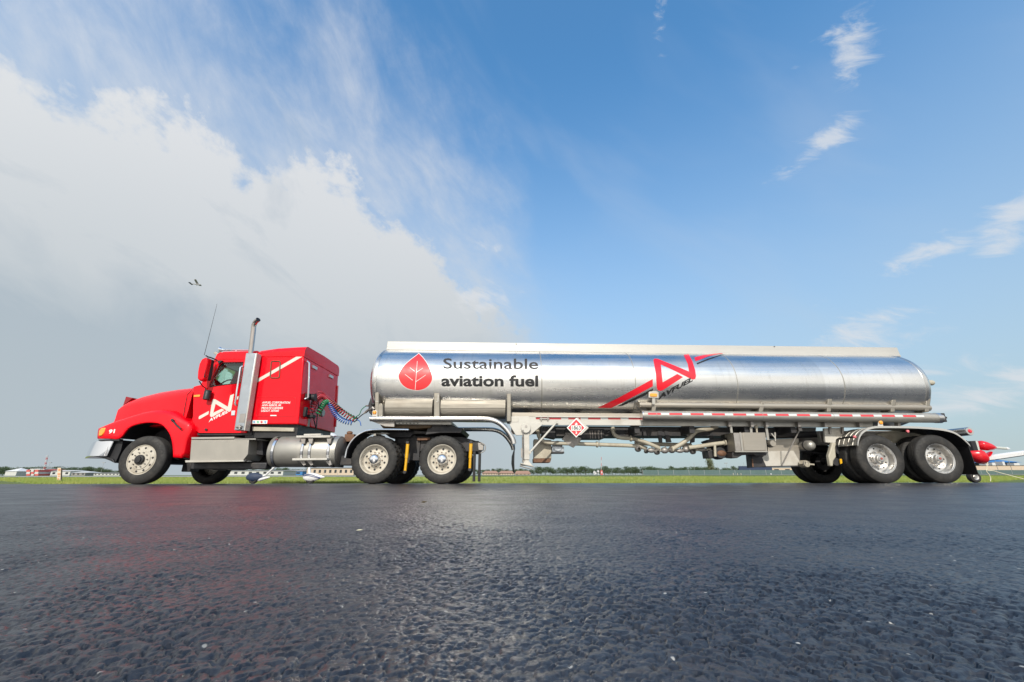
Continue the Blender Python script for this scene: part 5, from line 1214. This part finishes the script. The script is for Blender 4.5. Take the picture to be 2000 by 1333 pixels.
house('hangar', 'plain white building joined behind the checkered one', 'building', 54, 75, 929, 915.5, 914.5, 262, 10, 'hangar_white', 'hangar_white', 0, .05)
house('hangar', 'white low shed left of the checkered building', 'building', 36, 51, 930, 921, 919, 250, 10, 'hangar_white', 'hangar_white', 2, .1)
house('tent', 'white peaked event tent at far left', 'tent', 8, 30, 930, 921, 914.5, 240, 9, 'hangar_white', 'aircraft_white', 0, .9)
house('block', 'tan low wall building seen under the spill cabinet', 'building', 1508, 1572, 929, 913.5, 913, 215, 12, 'tan_wall', 'grey_roof', 3, .02)
# checkered building
cb = thing('checkered_building', 'red and white checkered hut at the left horizon', 'building', tuple(W(62, 930, 235)))
for r_ in range(3):
    for c_ in range(3):
        a, b = W(52 + c_ * 7.3, 918 + r_ * 4.1, 235), W(52 + c_ * 7.3 + 7.3, 918 + r_ * 4.1 + 4.1, 235)
        mk('panel', box(a.x, b.x, 235, 243, (b.z if r_ < 2 else gz(235)), a.z), 'crane_red' if (r_ + c_) % 2 == 0 else 'hangar_white', cb)
# long building with blue pyramid roof on the right
lb = house('long_building', 'long tan building behind the red nosed aircraft with rooftop units', 'building', 1900, 2120, 929, 909.5, 909, 190, 20, 'tan_wall', 'grey_roof', 0, .01)
for px in (1950, 1977, 2010): 
    a = W(px, 920, 189.9); mk('wall_joint', box(a.x, a.x + .15, 189.85, 190.05, 0.3, a.z + 4.5), 'grey_roof', lb)
for px, pw, py in ((1937, 9, 904), (1957, 7, 902), (1980, 12, 905), (1925, 6, 906)):
    a, b = W(px, py, 196), W(px + pw, 909, 196); mk('roof_unit', box(a.x, b.x, 196, 199, b.z - .3, a.z), 'hangar_white', lb)
pv = thing('pavilion', 'blue pyramid roof rising behind the long tan building', 'building', (W(1965, 909, 230).x, 235, gz(230)))
a, b, c_ = W(1934, 903.5, 228), W(1997, 903.5, 228), W(1966, 895.5, 228)
mk('roof', ([(a.x, 228, a.z), (b.x, 228, a.z), (b.x, 246, a.z), (a.x, 246, a.z), (c_.x, 237, c_.z)], [(0, 1, 4), (1, 2, 4), (2, 3, 4), (3, 0, 4), (3, 2, 1, 0)]), 'blue_roof', pv)
mk('wall', box(a.x + 1.5, b.x - 1.5, 229.5, 244.5, gz(230), a.z - .01), 'navy', pv)
# grandstand
gs = thing('grandstand', 'dark blue spectator stand beyond the fence under the control cabinet', 'stand', tuple(W(1476, 929, 205)))
for k_ in range(5):
    a, b = W(1444, 921 - k_ * 2.1, 205 + k_), W(1509, 921, 205 + k_); mk('tier', box(a.x, b.x, 205 + k_, 206 + k_, gz(205), a.z + .45), 'navy', gs)
for k_ in range(9):
    a = W(1445 + k_ * 5.2, 910, 210); mk('stand_post', box(a.x, a.x + .12, 209.8, 210, gz(205), a.z), 'pole_grey', gs)
# perimeter fence with green screen, in bays
for k_ in range(26):
    p0 = 1255 + k_ * 30; Y = 170; a, b = W(p0, 918.5, Y), W(p0 + 30, 918.5, Y)
    if 1830 < p0 < 1880: continue
    f = thing('fence_bay', *(('green screened fence bay seen under the trailer piping', 'fence', (a.x, Y, gz(Y)), 'fence bays under the trailer') if p0 < 1600 else ('green screened fence bay near the trailer wheels and red aircraft', 'fence', (a.x, Y, gz(Y)), 'fence bays at the trailer tail')))
    mk('screen', box(a.x + .06, b.x, Y, Y + .03, gz(Y) + .05, a.z), 'fence_green', f); mk('post', box(a.x - .05, a.x + .05, Y - .05, Y + .08, gz(Y) - .1, a.z + .12), 'pole_grey', f)
# masts and poles
def pole(px, yt, yb, Y, label, head=0, r=.09, name='light_pole'):
    a = W(px, yt, Y); t = thing(name, label, 'pole', (a.x, Y, gz(Y)))
    mk('mast', tube([(a.x, Y, gz(Y)), (a.x, Y, a.z)], [r, r * .6], 8), 'pole_grey', t)
    if head: mk('lamp_head', box(a.x - head, a.x + head, Y - .3, Y + .3, a.z - .15, a.z + .15), 'pole_grey', t)
pole(1418, 905, 928, 230, 'floodlight pole with wide head right of the pale tree', .9)
pole(1400, 906, 928, 240, 'bare thin pole just right of the pale tree'); pole(1355, 905, 928, 250, 'bare thin pole left of the pale tree'); pole(1452, 903, 928, 240, 'thin pole above the dark blue stand')
pole(98, 904, 928, 260, 'light pole with flat head right of the red crane', .9); pole(203, 904, 928, 260, 'light pole with flat head above the white shed near the bumper', .9); pole(34, 911, 928, 250, 'short pale mast near the white tent')
pole(635, 912, 930, 120, 'slim pole left in the gap before the first drive wheel', 0, .05); pole(661, 914, 930, 125, 'slim pole right in the gap before the first drive wheel', 0, .05)
# lattice boom crane
cr = thing('boom_crane', 'red and white lattice crane boom rising from the left horizon', 'crane', tuple(W(87, 925, 250)))
A0, A1 = W(85.5, 917, 250), W(91.5, 889.5, 250); A2, A3 = W(88.5, 917, 251), W(94, 889.5, 251)
for k_ in range(6):
    t0, t1 = k_ / 6, (k_ + 1) / 6
    mk('boom_section', join(tube([A0.lerp(A1, t0), A0.lerp(A1, t1)], .14, 5), tube([A2.lerp(A3, t0), A2.lerp(A3, t1)], .14, 5), tube([A0.lerp(A1, t0), A2.lerp(A3, t1)], .10, 5)), 'crane_red' if k_ % 2 == 0 else 'hangar_white', cr)
mk('crane_base', box(A0.x - 1.2, A2.x + 1.2, 249.5, 252.5, gz(250), A0.z), 'hangar_white', cr)
# radio mast and marker by the tree row
ms = thing('radio_mast', 'thin red and white radio mast above the tree row left of the pipes', 'mast', tuple(W(1174.5, 929, 300)))
for k_ in range(5):
    a, b = W(1174.5, 893 + k_ * 6, 300), W(1174.5, 899 + k_ * 6 if k_ < 4 else 929, 300); mk('mast_section', tube([b, a], .16, 6), 'crane_red' if k_ % 2 == 0 else 'hangar_white', ms)
mb = thing('runway_marker', 'small red equipment box below the radio mast', 'box', tuple(W(1175.5, 929, 160)))
a, b = W(1173, 919.5, 160), W(1177.5, 927.5, 160); mk('cabinet', box(a.x, b.x, 160, 161, gz(160), a.z), 'crane_red', mb); mk('plate', box(a.x + .2, b.x - .2, 159.95, 160, b.z + .5, a.z - .4), 'hangar_white', mb)
wb = thing('weather_station', 'white instrument station left of the red marker box', 'instrument', tuple(W(1163, 929, 160)))
for px, yt in ((1160.5, 920), (1163, 922), (1168, 918)):
    a = W(px, yt, 160); mk('instrument_post', box(a.x - .12, a.x + .12, 160, 160.3, gz(160), a.z), 'hangar_white', wb)
    mk('sensor', box(a.x - .35, a.x + .35, 159.8, 160.4, a.z - .9, a.z - .3), 'hangar_white', wb)
for k_, px in enumerate((1432, 1440, 1447)):
    a = W(px, 924.5, 100); mk_ = mk('edge_marker', tube([(a.x, 100, gz(100)), (a.x, 100, a.z)], .05, 6), 'sign_cream'); tag(mk_, 'short cream taxiway edge marker stake in a row of three', 'marker', 'three edge marker stakes')
o = tag(mk('beacon', ball(W(1506, 926.5, 90), .17, 10, 7), 'hangar_white', smooth=True), 'small white round beacon at the end of the white line', 'beacon')
# striped sign board in the near grass
sb = thing('sign_board', 'upright cream board with orange blocks standing in the grass at left', 'sign', tuple(W(115.5, 939, 14)))
mk('board', pplate([(112.2, 914), (119, 914.3), (117.8, 939.8), (110.8, 939.5)], 14, .04), 'sign_cream', sb, bevel=.005); mk('board_edge', pplate([(119.1, 914.5), (120.3, 915), (119, 939.8), (117.9, 939.8)], 14, .05), 'bark', sb)
for yt, yb, x0, x1 in ((916, 920.5, 113.8, 117.8), (924.5, 928, 112.6, 117.6), (929.5, 931.8, 113.2, 116.6), (934.5, 937.5, 111.8, 115.5)):
    mk('block_mark', pplate([(x0, yt), (x1, yt), (x1 - .2, yb), (x0 - .2, yb)], 13.992, .006), 'sign_orange', sb)
# aircraft high in the sky
ac = thing('flying_aircraft', 'small high winged aircraft flying banked above the truck cab', 'aircraft', tuple(W(382, 553, 260)))
def w6(u, v, Y=260): return W(340 + u * .1276, 530 + v * .1276, Y)
mk('fuselage', tube([w6(250, 190), w6(290, 194), w6(330, 200), w6(370, 206), w6(402, 207), w6(412, 207)], [.12, .22, .42, .55, .48, .2], 10), 'pole_grey', ac, smooth=True)
mk('wing', loft([[w6(335, 196) + Vector((0, 3.5, .1)), w6(372, 198) + Vector((0, 3.5, .1)), w6(372, 198) + Vector((0, 3.5, .28)), w6(335, 196) + Vector((0, 3.5, .28))], [w6(338, 190), w6(376, 192), w6(376, 190), w6(338, 187)], [w6(352, 160) + Vector((0, -3, 0)), w6(380, 152) + Vector((0, -3, 0)), w6(380, 150) + Vector((0, -3, .1)), w6(352, 156) + Vector((0, -3, .1))]]), 'pole_grey', ac)
mk('tail_plane', loft([[w6(240, 190) + Vector((0, -1.6, .15)), w6(268, 190) + Vector((0, -1.6, .15)), w6(268, 188) + Vector((0, -1.6, .25)), w6(240, 188) + Vector((0, -1.6, .25))], [w6(240, 194) + Vector((0, 1.6, -.1)), w6(268, 194) + Vector((0, 1.6, -.1)), w6(268, 192) + Vector((0, 1.6, 0)), w6(240, 192) + Vector((0, 1.6, 0))]]), 'navy', ac)
mk('tail_fin', loft([[w6(243, 190), w6(268, 190), w6(268, 190) + Vector((0, .1, 0)), w6(243, 190) + Vector((0, .1, 0))], [w6(240, 178), w6(252, 178), w6(252, 178) + Vector((0, .06, 0)), w6(240, 178) + Vector((0, .06, 0))]]), 'navy', ac)
for u in (348, 396): mk('landing_wheel', join(tube([w6(u, 208), w6(u + 2, 218)], .06, 6), ball(w6(u + 2, 220), .18, 8, 6)), 'navy', ac)
# parked low-wing aircraft behind the tractor (nose to the left)
AY = 7.0
pa = thing('parked_aircraft', 'low winged light aircraft with faired wheels parked behind the tractor', 'aircraft', (W(550, 944, AY).x, AY, gz(AY)))
nx, mx_ = W(492, 935, AY).x, W(608, 935, AY).x; g0 = gz(AY)
def fus(x, zc, ry, rz, n=18): return [(x, AY + .2 + ry * math.cos(2 * math.pi * i / n), zc + rz * math.sin(2 * math.pi * i / n)) for i in range(n)]
mk('fuselage', loft([fus(nx - .55, 1.25, .12, .12), fus(nx - .45, 1.25, .35, .32), fus(nx + .4, 1.25, .52, .45), fus(nx + 1.2, 1.42, .60, .62), fus(nx + 2.2, 1.48, .60, .66), fus(nx + 3.4, 1.15, .34, .32), fus(nx + 5.6, 1.10, .14, .18), fus(nx + 6.0, 1.10, .05, .08)]), 'aircraft_white', pa, smooth=True)
mk('wing', loft([[(nx + 1.2, AY + dy, 1.02 + .05 * abs(dy) ), (nx + 1.5, AY + dy, 1.10 + .05 * abs(dy)), (nx + 2.5, AY + dy, 1.04 + .05 * abs(dy)), (nx + 1.6, AY + dy, .98 + .05 * abs(dy))] for dy in (.2, 1.2, 2.4)]), 'aircraft_white', pa)
mk('tail_fin', prism([(nx + 5.2, AY + .18, 1.2), (nx + 6.1, AY + .18, 1.2), (nx + 6.4, AY + .18, 2.2), (nx + 6.0, AY + .18, 2.2)], .06), 'aircraft_white', pa)
def pant(x, y, mat, stripe, ln):
    rings = []
    for t, r_ in ((-.32, .04), (-.28, .10), (-.15, .16), (0, .175), (.15, .15), (.30, .09), (ln, .02)):
        rings.append([(x + t, y + r_ * .62 * math.cos(2 * math.pi * i / 14), g0 + .24 + r_ * .95 * math.sin(2 * math.pi * i / 14)) for i in range(14)])
    mk('wheel_fairing', loft(rings), mat, pa, smooth=True)
    mk('tyre', moved(lathe([(-.06, .09), (-.065, .14), (-.04, .17), (.04, .17), (.065, .14), (.06, .09)], 20, closed=True), (x - .02, y, g0 + .168)), 'rubber', pa, smooth=True)
    if stripe:
        for dz in (.02, .07):
            mk('fairing_stripe', tube([(x - .30, y - .075, g0 + .27 + dz), (x - .1, y - .112, g0 + .28 + dz), (x + .1, y - .105, g0 + .24 + dz), (x + .36, y - .05, g0 + .18 + dz * .5)], .012, 6), 'aircraft_blue', pa)
pant(mx_, AY, 'aircraft_white', True, .50); pant(nx, AY + .15, 'navy', False, .42)
mk('nose_strut', tube([(nx + .18, AY + .15, g0 + .20), (nx + .42, AY + .15, g0 + .32), (nx + .95, AY + .2, g0 + .88), (nx + 1.1, AY + .2, 1.1)], [.05, .035, .035, .04], 10), 'aircraft_white', pa, smooth=True)
mk('main_strut', tube([(mx_ - .08, AY, g0 + .32), (mx_ - .25, AY + .15, g0 + .75), (mx_ - .3, AY + .2, 1.05)], [.055, .05, .06], 10), 'aircraft_white', pa, smooth=True)
mk('strut_fairing', loft([[(nx + .1 + t, AY + .15 + r_ * math.cos(2 * math.pi * i / 10), g0 + .13 + t * .22 + r_ * math.sin(2 * math.pi * i / 10)) for i in range(10)] for t, r_ in ((0, .03), (.15, .07), (.4, .05), (.5, .015))]), 'aircraft_white', pa, smooth=True)
# red nosed aircraft behind the trailer tail
RY = 5.2
def w5(u, v, Y=RY): return W(1800 + u * .105, 820 + v * .105, Y)
ra = thing('red_aircraft', 'white winged aircraft with red nose parked behind the trailer tail', 'aircraft', tuple(Vector((w5(980, 1150).x, RY, gz(RY)))))
c_ = [(1040, 480, .02), (1075, 470, .13), (1120, 480, .165), (1200, 492, .155), (1280, 505, .12), (1340, 515, .075), (1385, 522, .03)]
mk('upper_nacelle', loft([[w5(u, v) + Vector((0, r_ * math.cos(2 * math.pi * i / 16), r_ * math.sin(2 * math.pi * i / 16))) for i in range(16)] for u, v, r_ in c_]), 'spinner_red', ra, smooth=True)
mk('probe', tube([w5(1370, 521), w5(1560, 535)], .048, 12), 'pale_green_grey', ra, smooth=True); mk('probe_tip', tube([w5(1562, 535), w5(1590, 537), w5(1640, 541)], [.05, .05, .015], 12), 'aircraft_white', ra, smooth=True)
c_ = [(880, 640, .10), (960, 660, .22), (1030, 670, .26), (1100, 690, .24), (1160, 710, .17), (1190, 730, .06)]
mk('lower_cowl', loft([[w5(u, v) + Vector((0, r_ * math.cos(2 * math.pi * i / 16), r_ * math.sin(2 * math.pi * i / 16))) for i in range(16)] for u, v, r_ in c_]), 'spinner_red', ra, smooth=True)
c_ = [(1120, 760, .05), (1160, 720, .12), (1215, 670, .14), (1262, 625, .10), (1280, 605, .02)]
mk('side_cowl', loft([[w5(u, v) + Vector((r_ * .6 * math.cos(2 * math.pi * i / 14), r_ * math.sin(2 * math.pi * i / 14), r_ * .6 * math.cos(2 * math.pi * i / 14))) for i in range(14)] for u, v, r_ in c_]), 'spinner_red', ra, smooth=True)
mk('cowl_tip', ball(w5(1140, 785), .09, 12, 8, (1.4, 1, .8)), 'spinner_red', ra, smooth=True)
mk('wing', loft([[w5(u, vt, RY + .03), w5(u, vt + (vb - vt) * .3, RY - .02), w5(u, vb, RY), w5(u, vb, RY + .7), w5(u, vt - 4, RY + .6)] for u, vt, vb in ((1150, 745, 775), (1250, 660, 755), (1400, 640, 735), (1700, 600, 690), (2050, 560, 640), (2400, 520, 590))]), 'aircraft_white', ra, smooth=True, angle=50)
mk('wing_edge', ptube([(1800 + u * .105, 820 + v * .105, RY - .02) for u, v in ((1180, 768), (1400, 742), (1700, 698), (2050, 646))], .012, 6), 'black_plastic', ra)
mk('rear_panel', join(pplate([(1896, 862), (1905, 862), (1911, 880), (1902, 880)], 4.0, .3)), 'black_plastic', ra); mk('side_panel', pplate([(1905, 861), (1910, 863), (1914, 880), (1911, 880)], 4.0, .3), 'pale_green_grey', ra)
TW = mk('tail_wheel', moved(lathe([(-.07, .10), (-.085, .13), (-.07, .165), (-.03, .18), (.03, .18), (.07, .165), (.085, .13), (.07, .10)], 28, closed=True), Vector((w5(975, 1090, 4.4).x, 4.4, gz(4.4) + .178))), 'rubber', ra, smooth=True)
mk('tail_wheel_hub', moved(lathe([(-.05, .10), (-.075, .09), (-.06, .05), (-.08, .04), (-.08, .0005)], 20), Vector((w5(975, 1090, 4.4).x, 4.4, gz(4.4) + .178))), 'polished', TW, smooth=True)
mk('wheel_fork', tube([Vector((w5(975, 1090, 4.5).x, 4.5, gz(4.4) + .178)), w5(940, 960, 4.7), w5(940, 760)], .03, 8), 'dark_steel', ra)
for k_, q in enumerate(([(1205, 940), (1255, 1020), (1285, 1090), (1278, 1150)], [(1215, 935), (1330, 950), (1500, 1000), (1900, 1105), (2100, 1165)])):
    tag(mk('tie_down_rope', tube(curve([w5(1240, 745)] + [w5(u, v) for u, v in q], 4), .011, 6), 'rope'), ['pale rope hanging straight from the white wing to the grass', 'long pale rope stretched right from the white wing'][k_], 'rope')
# litter on the tarmac
def leafy(px, py, s_, label, mat='dead_leaf'):
    d = ray(px, py); t = -CAM.z / d.z; p = CAM + d * t
    V = [p + Vector((x * s_, y * s_, z * s_)) for x, y, z in ((-1, 0, .05), (-.4, .4, .35), (.5, .35, .3), (1.1, 0, .25), (.45, -.4, .2), (-.4, -.45, .15), (0, 0, .02))]
    tag(mk('fallen_leaf', (V, [(0, 1, 6), (1, 2, 6), (2, 3, 6), (3, 4, 6), (4, 5, 6), (5, 0, 6)]), mat), label, 'leaf')
leafy(828, 982, .022, 'curled brown leaf lying on the tarmac below the second drive wheel'); leafy(1070, 1003, .010, 'small dark leaf on the tarmac right of the sun glint'); leafy(702, 1037, .012, 'pale bit of straw on the tarmac left of the sun glint', 'rope')
